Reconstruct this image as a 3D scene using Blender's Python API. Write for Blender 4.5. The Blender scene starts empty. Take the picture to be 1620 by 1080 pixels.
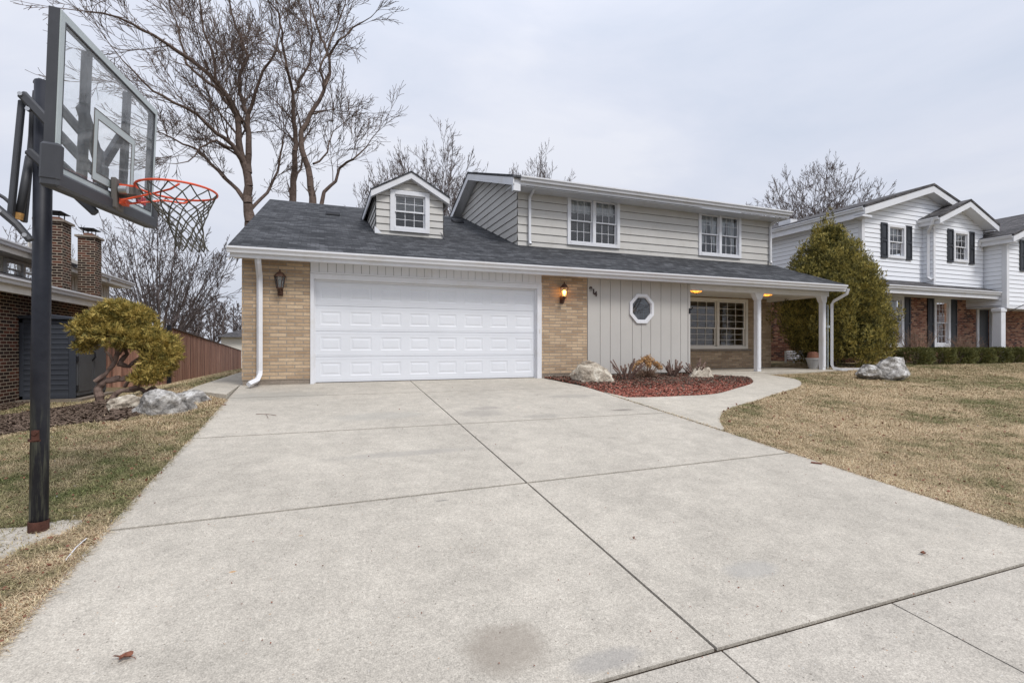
import bpy, bmesh, math, random
import numpy as np
from mathutils import Vector, Matrix
from mathutils.geometry import tessellate_polygon
R=math.radians
scene=bpy.context.scene
COL=scene.collection
rnd=random.Random(7)
# ---------------------------------------------------------------- camera model
F=790.;TH=R(21.1);CT=math.cos(TH);ST=math.sin(TH);HY=548.;HC=1.68
def at(px,py,X=None,Y=None,Z=None,G=False):
    u=(px-810)/F;v=(HY-py)/F
    dx=u*CT+ST;dy=-u*ST+CT
    if X is not None:t=X/dx
    elif Y is not None:t=Y/dy
    elif Z is not None:t=(Z-HC)/v
    else:t=HC/(-v+.085*dy)
    return Vector((t*dx,t*dy,HC+t*v))
def ss(x,a,b):
    t=min(1,max(0,(x-a)/(b-a)));return t*t*(3-2*t)
def zg(X,Y):
    z=min(.085*Y,.918)
    if Y>9.8: z=.833+.085*(1-math.exp(-(Y-9.8)/.9)) if Y<10.8 else .89
    if X>10: z+=.17*ss(X,12,18)*ss(Y,8,11.5)
    if X<-1.8: z-=.45*ss(-X,2.1,5)*ss(Y,5,12)
    if X<-1.45: z-=.62*ss(Y,18,44)*ss(-X,1.4,4)
    return z
# ---------------------------------------------------------------- mesh builder
class MB:
    def __init__(s,M=None):
        s.v=[];s.f=[];s.m=[];s.M=M;s.mi=0
    def add(s,vs,fs):
        b=len(s.v)
        if s.M: vs=[s.M@Vector(v) for v in vs]
        s.v+= [tuple(v) for v in vs]
        for f in fs: s.f.append(tuple(b+i for i in f));s.m.append(s.mi)
        return s
    def box(s,x0,x1,y0,y1,z0,z1):
        return s.add([(x0,y0,z0),(x1,y0,z0),(x1,y1,z0),(x0,y1,z0),(x0,y0,z1),(x1,y0,z1),(x1,y1,z1),(x0,y1,z1)],
          [(0,3,2,1),(4,5,6,7),(0,1,5,4),(1,2,6,5),(2,3,7,6),(3,0,4,7)])
    def quad(s,a,b,c,d): return s.add([a,b,c,d],[(0,1,2,3)])
    def prism(s,poly,ax,a,b):
        n=len(poly)
        def P(p,t):
            return {'x':(t,p[0],p[1]),'y':(p[0],t,p[1]),'z':(p[0],p[1],t)}[ax]
        vs=[P(p,a) for p in poly]+[P(p,b) for p in poly]
        fs=[tuple(range(n)),tuple(range(2*n-1,n-1,-1))]+[(i,i+n,(i+1)%n+n,(i+1)%n) for i in range(n)]
        return s.add(vs,fs)
    def bar(s,p,q,w,h,up=(0,0,1)):
        p=Vector(p);q=Vector(q);d=(q-p).normalized();u=Vector(up)
        sd=d.cross(u)
        if sd.length<1e-3: sd=d.cross(Vector((1,0,0)))
        sd.normalize();u=sd.cross(d).normalized()
        c=[(-w/2,-h/2),(w/2,-h/2),(w/2,h/2),(-w/2,h/2)]
        vs=[p+sd*a+u*b for a,b in c]+[q+sd*a+u*b for a,b in c]
        return s.add(vs,[(0,3,2,1),(4,5,6,7),(0,1,5,4),(1,2,6,5),(2,3,7,6),(3,0,4,7)])
    def tube(s,pts,r,n=8,closed=False,sq=1):
        pts=[Vector(p) for p in pts];k=len(pts)
        if not hasattr(r,'__len__'): r=[r]*k
        vs=[];fs=[];u=None
        for i,p in enumerate(pts):
            a=pts[i-1] if (i>0 or closed) else p
            b=pts[(i+1)%k] if (i<k-1 or closed) else p
            d=(b-a).normalized()
            if u is None:
                u=d.orthogonal().normalized()
                if abs(d.z)<.9: u=Vector((0,0,1))-d*d.z;u.normalize()
            u=(u-d*u.dot(d)).normalized();w=d.cross(u)
            for j in range(n):
                t=2*math.pi*(j+(.5 if n==4 else 0))/n
                vs.append(p+u*math.cos(t)*r[i]*sq+w*math.sin(t)*r[i])
        m=k if closed else k-1
        for i in range(m):
            for j in range(n):
                a=i*n+j;b=i*n+(j+1)%n;c=((i+1)%k)*n+(j+1)%n;d=((i+1)%k)*n+j
                fs.append((a,b,c,d))
        if not closed: fs+=[tuple(range(n-1,-1,-1)),tuple(range((k-1)*n,k*n))]
        return s.add(vs,fs)
    def lathe(s,prof,c,n=16,rot=0):
        vs=[];fs=[];k=len(prof)
        for r,z in prof:
            for j in range(n):
                t=2*math.pi*j/n+rot
                vs.append((c[0]+r*math.cos(t),c[1]+r*math.sin(t),c[2]+z))
        for i in range(k-1):
            for j in range(n): fs.append((i*n+j,i*n+(j+1)%n,(i+1)*n+(j+1)%n,(i+1)*n+j))
        fs+=[tuple(range(n-1,-1,-1)),tuple(range((k-1)*n,k*n))]
        return s.add(vs,fs)
    def slab(s,poly,zf,th=.12,off=0):
        """polygon in plan laid on a height function, with vertical sides"""
        n=len(poly);tr=tessellate_polygon([[Vector((p[0],p[1],0)) for p in poly]])
        vs=[(p[0],p[1],zf(p[0],p[1])+off) for p in poly];vs+=[(p[0],p[1],p2-th) for p,p2 in zip(poly,[v[2] for v in vs])]
        fs=[tuple(t) for t in tr]+[(i,i+n,(i+1)%n+n,(i+1)%n) for i in range(n)]
        return s.add(vs,fs)
    def build(s,name,mats,parent=None,smooth=False,loc=None,recalc=True,bevel=0):
        me=bpy.data.meshes.new(name)
        root=(0,0,0)
        if parent is not None:
            p=parent;root=Vector((0,0,0))
            while p is not None: root=root+p.location;p=p.parent
        elif loc is not None: root=Vector(loc)
        V=np.array(s.v,dtype=np.float64).reshape(-1,3)-np.array(tuple(root))
        me.from_pydata(V.tolist(),[],s.f)
        if not isinstance(mats,(list,tuple)): mats=[mats]
        for m in mats: me.materials.append(m)
        me.polygons.foreach_set('material_index',s.m)
        if recalc:
            bm=bmesh.new();bm.from_mesh(me);bmesh.ops.recalc_face_normals(bm,faces=bm.faces)
            if bevel:
                eds=[e for e in bm.edges if len(e.link_faces)==2 and e.calc_face_angle(0)>.5]
                bmesh.ops.bevel(bm,geom=eds,offset=bevel,segments=1,affect='EDGES',clamp_overlap=True)
            bm.to_mesh(me);bm.free()
        if smooth: me.polygons.foreach_set('use_smooth',[True]*len(me.polygons))
        me.update()
        boxuv(me,root)
        o=bpy.data.objects.new(name,me);COL.objects.link(o)
        if parent is not None:o.parent=parent
        elif loc is not None:o.location=loc
        return o
def boxuv(me,root):
    nl=len(me.loops)
    if nl==0:return
    vi=np.empty(nl,dtype=np.int32);me.loops.foreach_get('vertex_index',vi)
    co=np.empty(len(me.vertices)*3);me.vertices.foreach_get('co',co);co=co.reshape(-1,3)+np.array(tuple(root))
    no=np.empty(len(me.polygons)*3);me.polygons.foreach_get('normal',no);no=no.reshape(-1,3)
    lt=np.empty(len(me.polygons),dtype=np.int32);me.polygons.foreach_get('loop_total',lt)
    N=np.abs(np.repeat(no,lt,axis=0));P=co[vi]
    xd=N[:,0]>N[:,1]
    flat=N[:,2]>.72
    u=np.where(xd,P[:,1],P[:,0]);v=np.where(flat,np.where(xd,P[:,0],P[:,1])*1.06,P[:,2])
    uv=me.uv_layers.new(name='UVMap');uv.data.foreach_set('uv',np.stack([u,v],1).ravel())
def fastmesh(name,V,Fc,mat,parent=None,loc=(0,0,0),smooth=False,ks=None):
    """V (n,3), Fc (m,k) numpy arrays"""
    me=bpy.data.meshes.new(name)
    V=V-np.array(loc,dtype=float)
    me.vertices.add(len(V));me.vertices.foreach_set('co',V.astype(np.float32).ravel())
    k=Fc.shape[1];me.loops.add(Fc.size);me.loops.foreach_set('vertex_index',Fc.astype(np.int32).ravel())
    me.polygons.add(len(Fc));me.polygons.foreach_set('loop_start',np.arange(len(Fc),dtype=np.int32)*k)
    if smooth: me.polygons.foreach_set('use_smooth',[True]*len(Fc))
    for m in (mat if isinstance(mat,list) else [mat]): me.materials.append(m)
    me.update(calc_edges=True);me.validate()
    o=bpy.data.objects.new(name,me);COL.objects.link(o)
    if parent is not None:o.parent=parent
    else:o.location=loc
    return o
def tag(o,label=None,cat=None,group=None,kind=None):
    if label:o['label']=label
    if cat:o['category']=cat
    if group:o['group']=group
    if kind:o['kind']=kind
    return o
def thing(name,label,cat,loc=(0,0,0),group=None):
    o=bpy.data.objects.new(name,None);COL.objects.link(o);o.location=loc;o.empty_display_size=.1
    return tag(o,label,cat,group)
def struct(o): o['kind']='structure';return o
def copy_tree(o,parent=None):
    c=o.copy();COL.objects.link(c);c.parent=parent
    for ch in list(o.children): copy_tree(ch,c)
    return c
# ---------------------------------------------------------------- materials
def newmat(name):
    m=bpy.data.materials.new(name);m.use_nodes=True;nt=m.node_tree
    b=nt.nodes['Principled BSDF'];return m,nt,b
def N(nt,t,**k):
    n=nt.nodes.new(t)
    for a,v in k.items():
        if a in n.inputs.keys(): n.inputs[a].default_value=v
        else: setattr(n,a,v)
    return n
def L(nt,a,b): nt.links.new(a,b)
def c4(c): return (c[0],c[1],c[2],1)
def mixc(nt,fac,a,b,mode='MIX'):
    n=nt.nodes.new('ShaderNodeMix');n.data_type='RGBA';n.blend_type=mode
    for i,x in((0,fac),(6,a),(7,b)):
        if isinstance(x,(int,float)): n.inputs[i].default_value=x
        elif isinstance(x,tuple): n.inputs[i].default_value=c4(x)
        else: L(nt,x,n.inputs[i])
    return n.outputs[2]
def noise(nt,vec,scale,det=4,rough=.6,dist=0):
    n=N(nt,'ShaderNodeTexNoise');n.inputs['Scale'].default_value=scale;n.inputs['Detail'].default_value=det
    n.inputs['Roughness'].default_value=rough;n.inputs['Distortion'].default_value=dist
    if vec is not None:L(nt,vec,n.inputs['Vector'])
    return n.outputs['Fac']
def ramp(nt,fac,stops):
    n=N(nt,'ShaderNodeValToRGB');e=n.color_ramp.elements
    while len(e)<len(stops): e.new(.5)
    for x,(p,c) in zip(e,stops): x.position=p;x.color=c4(c) if isinstance(c,tuple) else (c,c,c,1)
    L(nt,fac,n.inputs[0]);return n.outputs[0]
def bump(nt,b,h,st=.3,dist=.01):
    n=N(nt,'ShaderNodeBump');n.inputs['Strength'].default_value=st;n.inputs['Distance'].default_value=dist
    L(nt,h,n.inputs['Height']);L(nt,n.outputs[0],b.inputs['Normal'])
def pos(nt): return N(nt,'ShaderNodeNewGeometry').outputs['Position']
def uvn(nt): return N(nt,'ShaderNodeUVMap').outputs[0]
def plain(name,c,rough=.6,var=.12,scale=3,spec=.5,bst=0,metal=0,fine=60,dirt=None):
    m,nt,b=newmat(name);P=pos(nt)
    n1=noise(nt,P,scale,5,.65);c1=tuple(x*(1-var) for x in c);c2=tuple(min(1,x*(1+var)) for x in c)
    col=ramp(nt,n1,[(.3,c1),(.7,c2)])
    if dirt:
        n2=noise(nt,P,1.7,8,.75);col=mixc(nt,ramp(nt,n2,[(.52,0.),(.75,.8)]),col,dirt)
    L(nt,col,b.inputs['Base Color']);b.inputs['Roughness'].default_value=rough
    b.inputs['Specular IOR Level'].default_value=spec;b.inputs['Metallic'].default_value=metal
    if bst: bump(nt,b,noise(nt,P,fine,4,.7),bst,.004)
    return m
def brickm(name,c1,c2,c3,mortar,bw=.3,rh=.07,ms=.008,bst=.5,bias=0.):
    m,nt,b=newmat(name);U=uvn(nt)
    def bt(ca,cb,mo,seedoff):
        mp=N(nt,'ShaderNodeMapping');mp.inputs['Location'].default_value=(0,0,0);L(nt,U,mp.inputs[0])
        t=N(nt,'ShaderNodeTexBrick');L(nt,mp.outputs[0],t.inputs[0])
        t.inputs['Color1'].default_value=c4(ca);t.inputs['Color2'].default_value=c4(cb);t.inputs['Mortar'].default_value=c4(mo)
        t.inputs['Scale'].default_value=1;t.inputs['Mortar Size'].default_value=ms;t.inputs['Mortar Smooth'].default_value=.2
        t.inputs['Bias'].default_value=bias;t.inputs['Brick Width'].default_value=bw;t.inputs['Row Height'].default_value=rh
        return t
    t=bt((0,0,0),(1,1,1),(.5,.5,.5),0)
    col=ramp(nt,t.outputs['Color'],[(0.,c1),(.5,c2),(1.,c3)])
    P=pos(nt)
    n=noise(nt,P,25,6,.7);col=mixc(nt,.5,col,ramp(nt,n,[(.3,.35),(.7,.65)]),'OVERLAY')
    n=noise(nt,P,1.3,5,.6);col=mixc(nt,.5,col,ramp(nt,n,[(.3,.36),(.7,.64)]),'OVERLAY')
    col=mixc(nt,t.outputs['Fac'],col,mortar)
    L(nt,col,b.inputs['Base Color']);b.inputs['Roughness'].default_value=.9;b.inputs['Specular IOR Level'].default_value=.2
    ma=N(nt,'ShaderNodeMath',operation='MULTIPLY_ADD');L(nt,t.outputs['Fac'],ma.inputs[0]);ma.inputs[1].default_value=-1
    L(nt,n,ma.inputs[2]);bump(nt,b,ma.outputs[0],bst,.012)
    return m
def shingle(name,c1,c2,c3):
    m,nt,b=newmat(name);U=uvn(nt)
    t=N(nt,'ShaderNodeTexBrick');L(nt,U,t.inputs[0])
    t.inputs['Color1'].default_value=(0,0,0,1);t.inputs['Color2'].default_value=(1,1,1,1);t.inputs['Mortar'].default_value=(0,0,0,1)
    t.inputs['Scale'].default_value=1;t.inputs['Mortar Size'].default_value=.004;t.inputs['Brick Width'].default_value=.17;t.inputs['Row Height'].default_value=.14
    t.inputs['Mortar Smooth'].default_value=.1
    t.offset=.37
    t2=N(nt,'ShaderNodeTexBrick');L(nt,U,t2.inputs[0]);t2.offset=.63
    t2.inputs['Color1'].default_value=(0,0,0,1);t2.inputs['Color2'].default_value=(1,1,1,1);t2.inputs['Scale'].default_value=1
    t2.inputs['Mortar Size'].default_value=0;t2.inputs['Brick Width'].default_value=.41;t2.inputs['Row Height'].default_value=.14
    f=mixc(nt,.45,t.outputs['Color'],t2.outputs['Color'])
    col=ramp(nt,f,[(0.,c1),(.5,c2),(1.,c3)])
    P=pos(nt);n=noise(nt,P,90,3,.8);col=mixc(nt,.6,col,ramp(nt,n,[(.3,.3),(.7,.7)]),'OVERLAY')
    n2=noise(nt,P,.8,5,.6);col=mixc(nt,.4,col,ramp(nt,n2,[(.3,.35),(.7,.65)]),'OVERLAY')
    col=mixc(nt,t.outputs['Fac'],col,tuple(x*.45 for x in c1))
    L(nt,col,b.inputs['Base Color']);b.inputs['Roughness'].default_value=.85;b.inputs['Specular IOR Level'].default_value=.3
    # course relief: saw profile down the slope
    sp=N(nt,'ShaderNodeSeparateXYZ');L(nt,U,sp.inputs[0])
    d=N(nt,'ShaderNodeMath',operation='MULTIPLY');L(nt,sp.outputs[1],d.inputs[0]);d.inputs[1].default_value=-1/.14
    fr=N(nt,'ShaderNodeMath',operation='FRACT');L(nt,d.outputs[0],fr.inputs[0])
    ad=N(nt,'ShaderNodeMath',operation='MULTIPLY_ADD');L(nt,t.outputs['Color'],ad.inputs[0]);ad.inputs[1].default_value=.5;L(nt,fr.outputs[0],ad.inputs[2])
    bump(nt,b,ad.outputs[0],.8,.012)
    return m
def concrete(name,c,stain=False):
    m,nt,b=newmat(name);P=pos(nt)
    n1=noise(nt,P,140,2,.6);n2=noise(nt,P,45,3,.7);n3=noise(nt,P,.9,6,.65);n4=noise(nt,P,5,5,.7)
    col=ramp(nt,n3,[(.32,tuple(x*.88 for x in c)),(.68,tuple(x*1.08 for x in c))])
    col=mixc(nt,.5,col,ramp(nt,n4,[(.3,.38),(.7,.62)]),'OVERLAY')
    col=mixc(nt,.9,col,ramp(nt,n1,[(.25,.30),(.5,.5),(.75,.70)]),'OVERLAY')
    col=mixc(nt,.6,col,ramp(nt,n2,[(.3,.36),(.7,.64)]),'OVERLAY')
    v=N(nt,'ShaderNodeTexVoronoi');v.inputs['Scale'].default_value=38;L(nt,P,v.inputs['Vector'])
    vs=N(nt,'ShaderNodeSeparateColor');L(nt,v.outputs['Color'],vs.inputs[0])
    near=ramp(nt,v.outputs['Distance'],[(.12,1.),(.2,0.)])
    dk=N(nt,'ShaderNodeMath',operation='GREATER_THAN');L(nt,vs.outputs[0],dk.inputs[0]);dk.inputs[1].default_value=.76
    fm=N(nt,'ShaderNodeMath',operation='MULTIPLY');L(nt,near,fm.inputs[0]);L(nt,dk.outputs[0],fm.inputs[1])
    pick=ramp(nt,vs.outputs[1],[(.0,(.05,.045,.04)),(.45,(.13,.10,.07)),(.75,(.6,.58,.55)),(1.,(.4,.22,.1))])
    fm2=N(nt,'ShaderNodeMath',operation='MULTIPLY');L(nt,fm.outputs[0],fm2.inputs[0]);fm2.inputs[1].default_value=.75
    col=mixc(nt,fm2.outputs[0],col,pick)
    if stain:
        for (x,y,r,sc,cc,st) in stain:
            s=N(nt,'ShaderNodeVectorMath',operation='SUBTRACT');L(nt,P,s.inputs[0]);s.inputs[1].default_value=(x,y,.085*y+.02)
            ml=N(nt,'ShaderNodeVectorMath',operation='MULTIPLY');L(nt,s.outputs[0],ml.inputs[0]);ml.inputs[1].default_value=sc
            ln=N(nt,'ShaderNodeVectorMath',operation='LENGTH');L(nt,ml.outputs[0],ln.inputs[0])
            nn=noise(nt,P,6,6,.75)
            a=N(nt,'ShaderNodeMath',operation='MULTIPLY_ADD');L(nt,nn,a.inputs[0]);a.inputs[1].default_value=r*1.1;L(nt,ln.outputs['Value'],a.inputs[2])
            f=ramp(nt,a.outputs[0],[(max(0,r*1.2),st),(r*1.75,0.)])
            col=mixc(nt,f,col,cc)
    L(nt,col,b.inputs['Base Color']);b.inputs['Roughness'].default_value=.9;b.inputs['Specular IOR Level'].default_value=.25
    bump(nt,b,n1,.35,.003)
    return m
def glass(name,tint=.55,rough=.02,refl=1.45,haze=0.):
    m=bpy.data.materials.new(name);m.use_nodes=True;nt=m.node_tree;nt.nodes.clear()
    o=N(nt,'ShaderNodeOutputMaterial');g=N(nt,'ShaderNodeBsdfGlossy');g.inputs['Roughness'].default_value=rough
    t=N(nt,'ShaderNodeBsdfTransparent');t.inputs['Color'].default_value=(tint,tint*1.02,tint*1.02,1)
    fr=N(nt,'ShaderNodeFresnel');fr.inputs['IOR'].default_value=refl
    mx=N(nt,'ShaderNodeMixShader');L(nt,fr.outputs[0],mx.inputs[0])
    base=t.outputs[0]
    if haze:
        d=N(nt,'ShaderNodeBsdfDiffuse');d.inputs['Color'].default_value=(.75,.8,.82,1)
        hz=N(nt,'ShaderNodeMixShader');nf=noise(nt,pos(nt),9,6,.75)
        L(nt,ramp(nt,nf,[(.35,haze*.5),(.75,haze*1.6)]),hz.inputs[0]);L(nt,base,hz.inputs[1]);L(nt,d.outputs[0],hz.inputs[2]);base=hz.outputs[0]
    L(nt,base,mx.inputs[1]);L(nt,g.outputs[0],mx.inputs[2]);L(nt,mx.outputs[0],o.inputs[0])
    return m
def emis(name,c,s):
    m,nt,b=newmat(name);b.inputs['Base Color'].default_value=c4(c);b.inputs['Emission Color'].default_value=c4(c);b.inputs['Emission Strength'].default_value=s
    return m
def foliage(name,stops,scale=2.5,fine=18,rough=.65):
    m,nt,b=newmat(name);P=pos(nt)
    n1=noise(nt,P,scale,4,.6);n2=noise(nt,P,fine,3,.7)
    f=N(nt,'ShaderNodeMath',operation='MULTIPLY_ADD');L(nt,n2,f.inputs[0]);f.inputs[1].default_value=1.1;
    g=N(nt,'ShaderNodeMath',operation='MULTIPLY_ADD');L(nt,n1,g.inputs[0]);g.inputs[1].default_value=.9;g.inputs[2].default_value=-.5
    L(nt,g.outputs[0],f.inputs[2]);col=ramp(nt,f.outputs[0],stops)
    L(nt,col,b.inputs['Base Color']);b.inputs['Roughness'].default_value=rough;b.inputs['Specular IOR Level'].default_value=.25
    return m
def groundm(name):
    m,nt,b=newmat(name);P=pos(nt)
    n1=noise(nt,P,.55,5,.6);n2=noise(nt,P,14,5,.75);n3=noise(nt,P,70,3,.7)
    col=ramp(nt,n1,[(.35,(.27,.21,.13)),(.5,(.23,.185,.11)),(.62,(.15,.14,.07))])
    col=mixc(nt,.9,col,ramp(nt,n2,[(.3,.25),(.7,.7)]),'OVERLAY');col=mixc(nt,.9,col,ramp(nt,n3,[(.3,.2),(.7,.75)]),'OVERLAY')
    L(nt,col,b.inputs['Base Color']);b.inputs['Roughness'].default_value=1;b.inputs['Specular IOR Level'].default_value=.1
    bump(nt,b,n2,.6,.03);return m
def bladem(name):
    m,nt,b=newmat(name);P=pos(nt)
    n1=noise(nt,P,.5,6,.62);n2=noise(nt,P,3.2,4,.7);n3=noise(nt,P,120,2,.6)
    a=N(nt,'ShaderNodeMath',operation='MULTIPLY_ADD');L(nt,n2,a.inputs[0]);a.inputs[1].default_value=.75;L(nt,n1,a.inputs[2])
    c=N(nt,'ShaderNodeMath',operation='MULTIPLY_ADD');L(nt,n3,c.inputs[0]);c.inputs[1].default_value=.5;L(nt,a.outputs[0],c.inputs[2])
    # in and beyond the middle of the right lawn the turf has greened up; kerb edges stay straw
    sp=N(nt,'ShaderNodeSeparateXYZ');L(nt,P,sp.inputs[0])
    mm=N(nt,'ShaderNodeMath',operation='MULTIPLY');mm.inputs[1].default_value=.715;L(nt,c.outputs[0],mm.inputs[0])
    col=ramp(nt,mm.outputs[0],[(.60,(.70,.58,.39)),(.78,(.54,.43,.27)),(.87,(.33,.28,.15)),(.96,(.17,.185,.07))])
    w=noise(nt,P,60,2,.6);col=mixc(nt,.9,col,ramp(nt,w,[(.3,.2),(.7,.72)]),'OVERLAY')
    L(nt,col,b.inputs['Base Color']);b.inputs['Roughness'].default_value=.8;b.inputs['Specular IOR Level'].default_value=.2
    return m
def rockm(name,c1,c2,c3):
    m,nt,b=newmat(name);P=pos(nt)
    n1=noise(nt,P,4,8,.7,.6);n2=noise(nt,P,22,6,.75,.4)
    col=ramp(nt,n1,[(.36,c1),(.5,c2),(.62,c3)]);col=mixc(nt,.8,col,ramp(nt,n2,[(.34,.2),(.46,.55),(.64,.75)]),'OVERLAY')
    L(nt,col,b.inputs['Base Color']);b.inputs['Roughness'].default_value=.9;b.inputs['Specular IOR Level'].default_value=.2
    bump(nt,b,n2,.9,.03);return m
M={}
M['buff']=brickm('buff_brick',(.36,.255,.165),(.46,.335,.22),(.56,.42,.28),(.30,.265,.225),.30,.0693,.008,.7)
M['dbrick']=brickm('brown_brick',(.035,.022,.018),(.09,.040,.028),(.21,.07,.04),(.42,.36,.28),.21,.072,.008,.4,-.3)
M['rbrick']=brickm('red_brick',(.07,.04,.035),(.26,.10,.06),(.46,.26,.17),(.30,.26,.23),.21,.072,.006,.4)
M['roof']=shingle('dark_shingle',(.013,.014,.017),(.042,.044,.049),(.105,.108,.116))
M['roof2']=shingle('grey_shingle',(.03,.029,.031),(.07,.066,.068),(.14,.13,.13))
M['white']=plain('white_paint',(.72,.73,.76),.45,.04,2,.4,dirt=(.62,.60,.56))
M['door']=plain('door_white',(.71,.73,.77),.4,.03,1.5,.4)
M['cream']=plain('cream_trim',(.74,.71,.65),.5,.05,2,.4)
M['greige']=plain('greige_siding',(.56,.545,.515),.6,.05,1.2,.3,.1,dirt=(.46,.44,.40))
M['panel']=plain('grey_panel',(.50,.485,.455),.6,.04,1.0,.3,.1)
M['wsiding']=plain('white_siding',(.83,.85,.89),.6,.03,1.0,.3,.1)
M['lapshade']=plain('siding_lap_shade',(.20,.185,.165),.9);M['lapshade_w']=plain('white_lap_shade',(.38,.39,.42),.9)  # darkened siding colours that paint the shadow line under each course
M['groove']=plain('groove_dark',(.12,.11,.10),.8)
M['found']=concrete('foundation',(.26,.22,.18))
def st_(px,py,r,sc,c,k):
    p=at(px,py,G=True);return (p.x,p.y,r,sc,c,k)
M['conc']=concrete('drive_concrete',(.452,.415,.355),[
   st_(800,1030,.21,(1,1.15,1),(.26,.225,.185),.65),st_(368,909,.016,(.8,1.5,1),(.50,.27,.10),.75),st_(476,851,.012,(.8,1.5,1),(.50,.30,.14),.6),
   st_(700,795,.03,(.5,2,1),(.2,.19,.17),.7),st_(960,1050,.10,(.5,1.5,1),(.27,.26,.25),.5),st_(1190,905,.10,(.5,1,1),(.34,.33,.31),.5),
   st_(760,655,.32,(.8,1.3,1),(.29,.27,.24),.5),st_(770,647,.16,(.6,1.4,1),(.25,.23,.21),.5),st_(860,660,.2,(.6,1.5,1),(.30,.28,.25),.45),st_(985,650,.10,(.5,1.5,1),(.17,.15,.13),.7),
   st_(430,628,.5,(.6,1.2,1),(.30,.285,.25),.55),st_(600,660,.4,(.6,1.6,1),(.36,.345,.31),.45),st_(640,720,.25,(.3,2.5,1),(.33,.31,.28),.5),st_(905,628,.25,(.5,1.5,1),(.3,.28,.25),.5)])
M['walk']=concrete('walk_concrete',(.465,.427,.362))
M['side']=concrete('sidewalk_concrete',(.44,.405,.35))
M['dirt']=plain('dirt',(.04,.03,.022),1,.4,9,.1,.6)
M['glass']=glass('window_glass',.93,.01,2.0)
M['acry']=glass('acrylic',.97,.03,1.35,.16)
M['octg']=glass('oct_glass',.8,.02,2.4)
M['curt']=plain('curtain',(.80,.82,.83),.9)
M['dark']=plain('dark_interior',(.06,.055,.05),.9)
M['black']=plain('black_metal',(.012,.013,.017),.5,.3,6,.3)
M['dgrey']=plain('dark_grey_plastic',(.06,.063,.072),.55,.15,4,.4,.1)
M['lgrey']=plain('light_frame',(.50,.56,.57),.45,.06)
M['steel']=plain('steel',(.55,.55,.55),.3,.1,9,.5,metal=.9)
M['rust']=plain('rust',(.085,.038,.028),.9,.5,14,.2,.6)
M['orange']=plain('orange_rim',(.72,.09,.03),.45,.12,12)
M['net']=plain('net_cord',(.085,.08,.065),.9,.4,30)
M['bronze']=plain('bronze',(.085,.04,.025),.5,.3,20,.5,metal=.3)
M['shed']=plain('shed_plastic',(.046,.052,.066),.6,.12,2,.3,.1)
M['shed2']=plain('shed_door',(.085,.09,.10),.6,.12,2,.3,.1)
M['shutter']=plain('shutter',(.022,.025,.032),.5,.2)
M['bark']=plain('bark',(.145,.108,.09),.95,.35,8,.1,.8,fine=35)
M['bark2']=plain('bark_far',(.15,.125,.12),.95,.3,3,.1)
M['jbark']=plain('juniper_bark',(.25,.18,.15),.95,.4,12,.1,.9,fine=50)
M['twig']=plain('dry_twig',(.26,.18,.13),.9,.35,20,.1)
M['stub']=plain('cut_stem',(.20,.14,.115),.9,.4,25,.1)
def fencem():
    m,nt,b=newmat('cedar_fence');mp=N(nt,'ShaderNodeMapping');mp.inputs['Scale'].default_value=(9,9,.3);L(nt,pos(nt),mp.inputs[0])
    n=noise(nt,mp.outputs[0],1,4,.6);n2=noise(nt,mp.outputs[0],6,4,.7)
    col=ramp(nt,n,[(.35,(.14,.075,.055)),(.5,(.31,.155,.11)),(.65,(.50,.30,.22))]);col=mixc(nt,.8,col,ramp(nt,n2,[(.3,.3),(.7,.7)]),'OVERLAY')
    L(nt,col,b.inputs['Base Color']);b.inputs['Roughness'].default_value=.85;return m
M['fence']=fencem()
M['jun']=foliage('juniper_leaf',[(.27,(.05,.058,.02)),(.42,(.19,.165,.045)),(.55,(.44,.33,.085)),(.82,(.68,.50,.17))],7,40)
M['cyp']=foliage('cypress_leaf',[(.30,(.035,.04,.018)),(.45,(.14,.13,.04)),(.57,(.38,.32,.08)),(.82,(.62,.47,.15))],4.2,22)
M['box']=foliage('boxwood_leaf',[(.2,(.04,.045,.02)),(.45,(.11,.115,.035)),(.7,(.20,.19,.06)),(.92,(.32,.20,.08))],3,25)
M['ground']=groundm('lawn_ground')
M['blade']=bladem('grass_blade')
M['rock']=rockm('grey_rock',(.10,.095,.09),(.32,.305,.285),(.60,.585,.56))
M['rocktan']=rockm('tan_rock',(.16,.13,.10),(.40,.35,.28),(.60,.55,.46))
M['mulchr']=plain('red_mulch',(.40,.155,.115),.95,.55,30,.1)
M['mulchb']=plain('brown_mulch',(.15,.11,.085),.95,.6,30,.1)
M['flower']=plain('dry_flower',(.46,.27,.12),.9,.35,30,.1)
M['leafbr']=plain('brown_leaf',(.19,.075,.045),.7,.5,40,.3)
M['terra']=plain('terracotta',(.28,.13,.085),.8,.2)
M['potg']=plain('grey_pot',(.42,.42,.42),.6,.1)
M['bulb']=emis('bulb_glow',(1,.42,.08),22)
M['amber']=emis('amber_shade',(1,.36,.05),2.4)
M['lampg']=glass('lantern_glass',.8,.05,1.5,.12)
M['num']=plain('number_bronze',(.05,.025,.02),.5)
M['asph']=plain('street',(.06,.06,.062),.9,.2,5,.2,.4)

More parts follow.
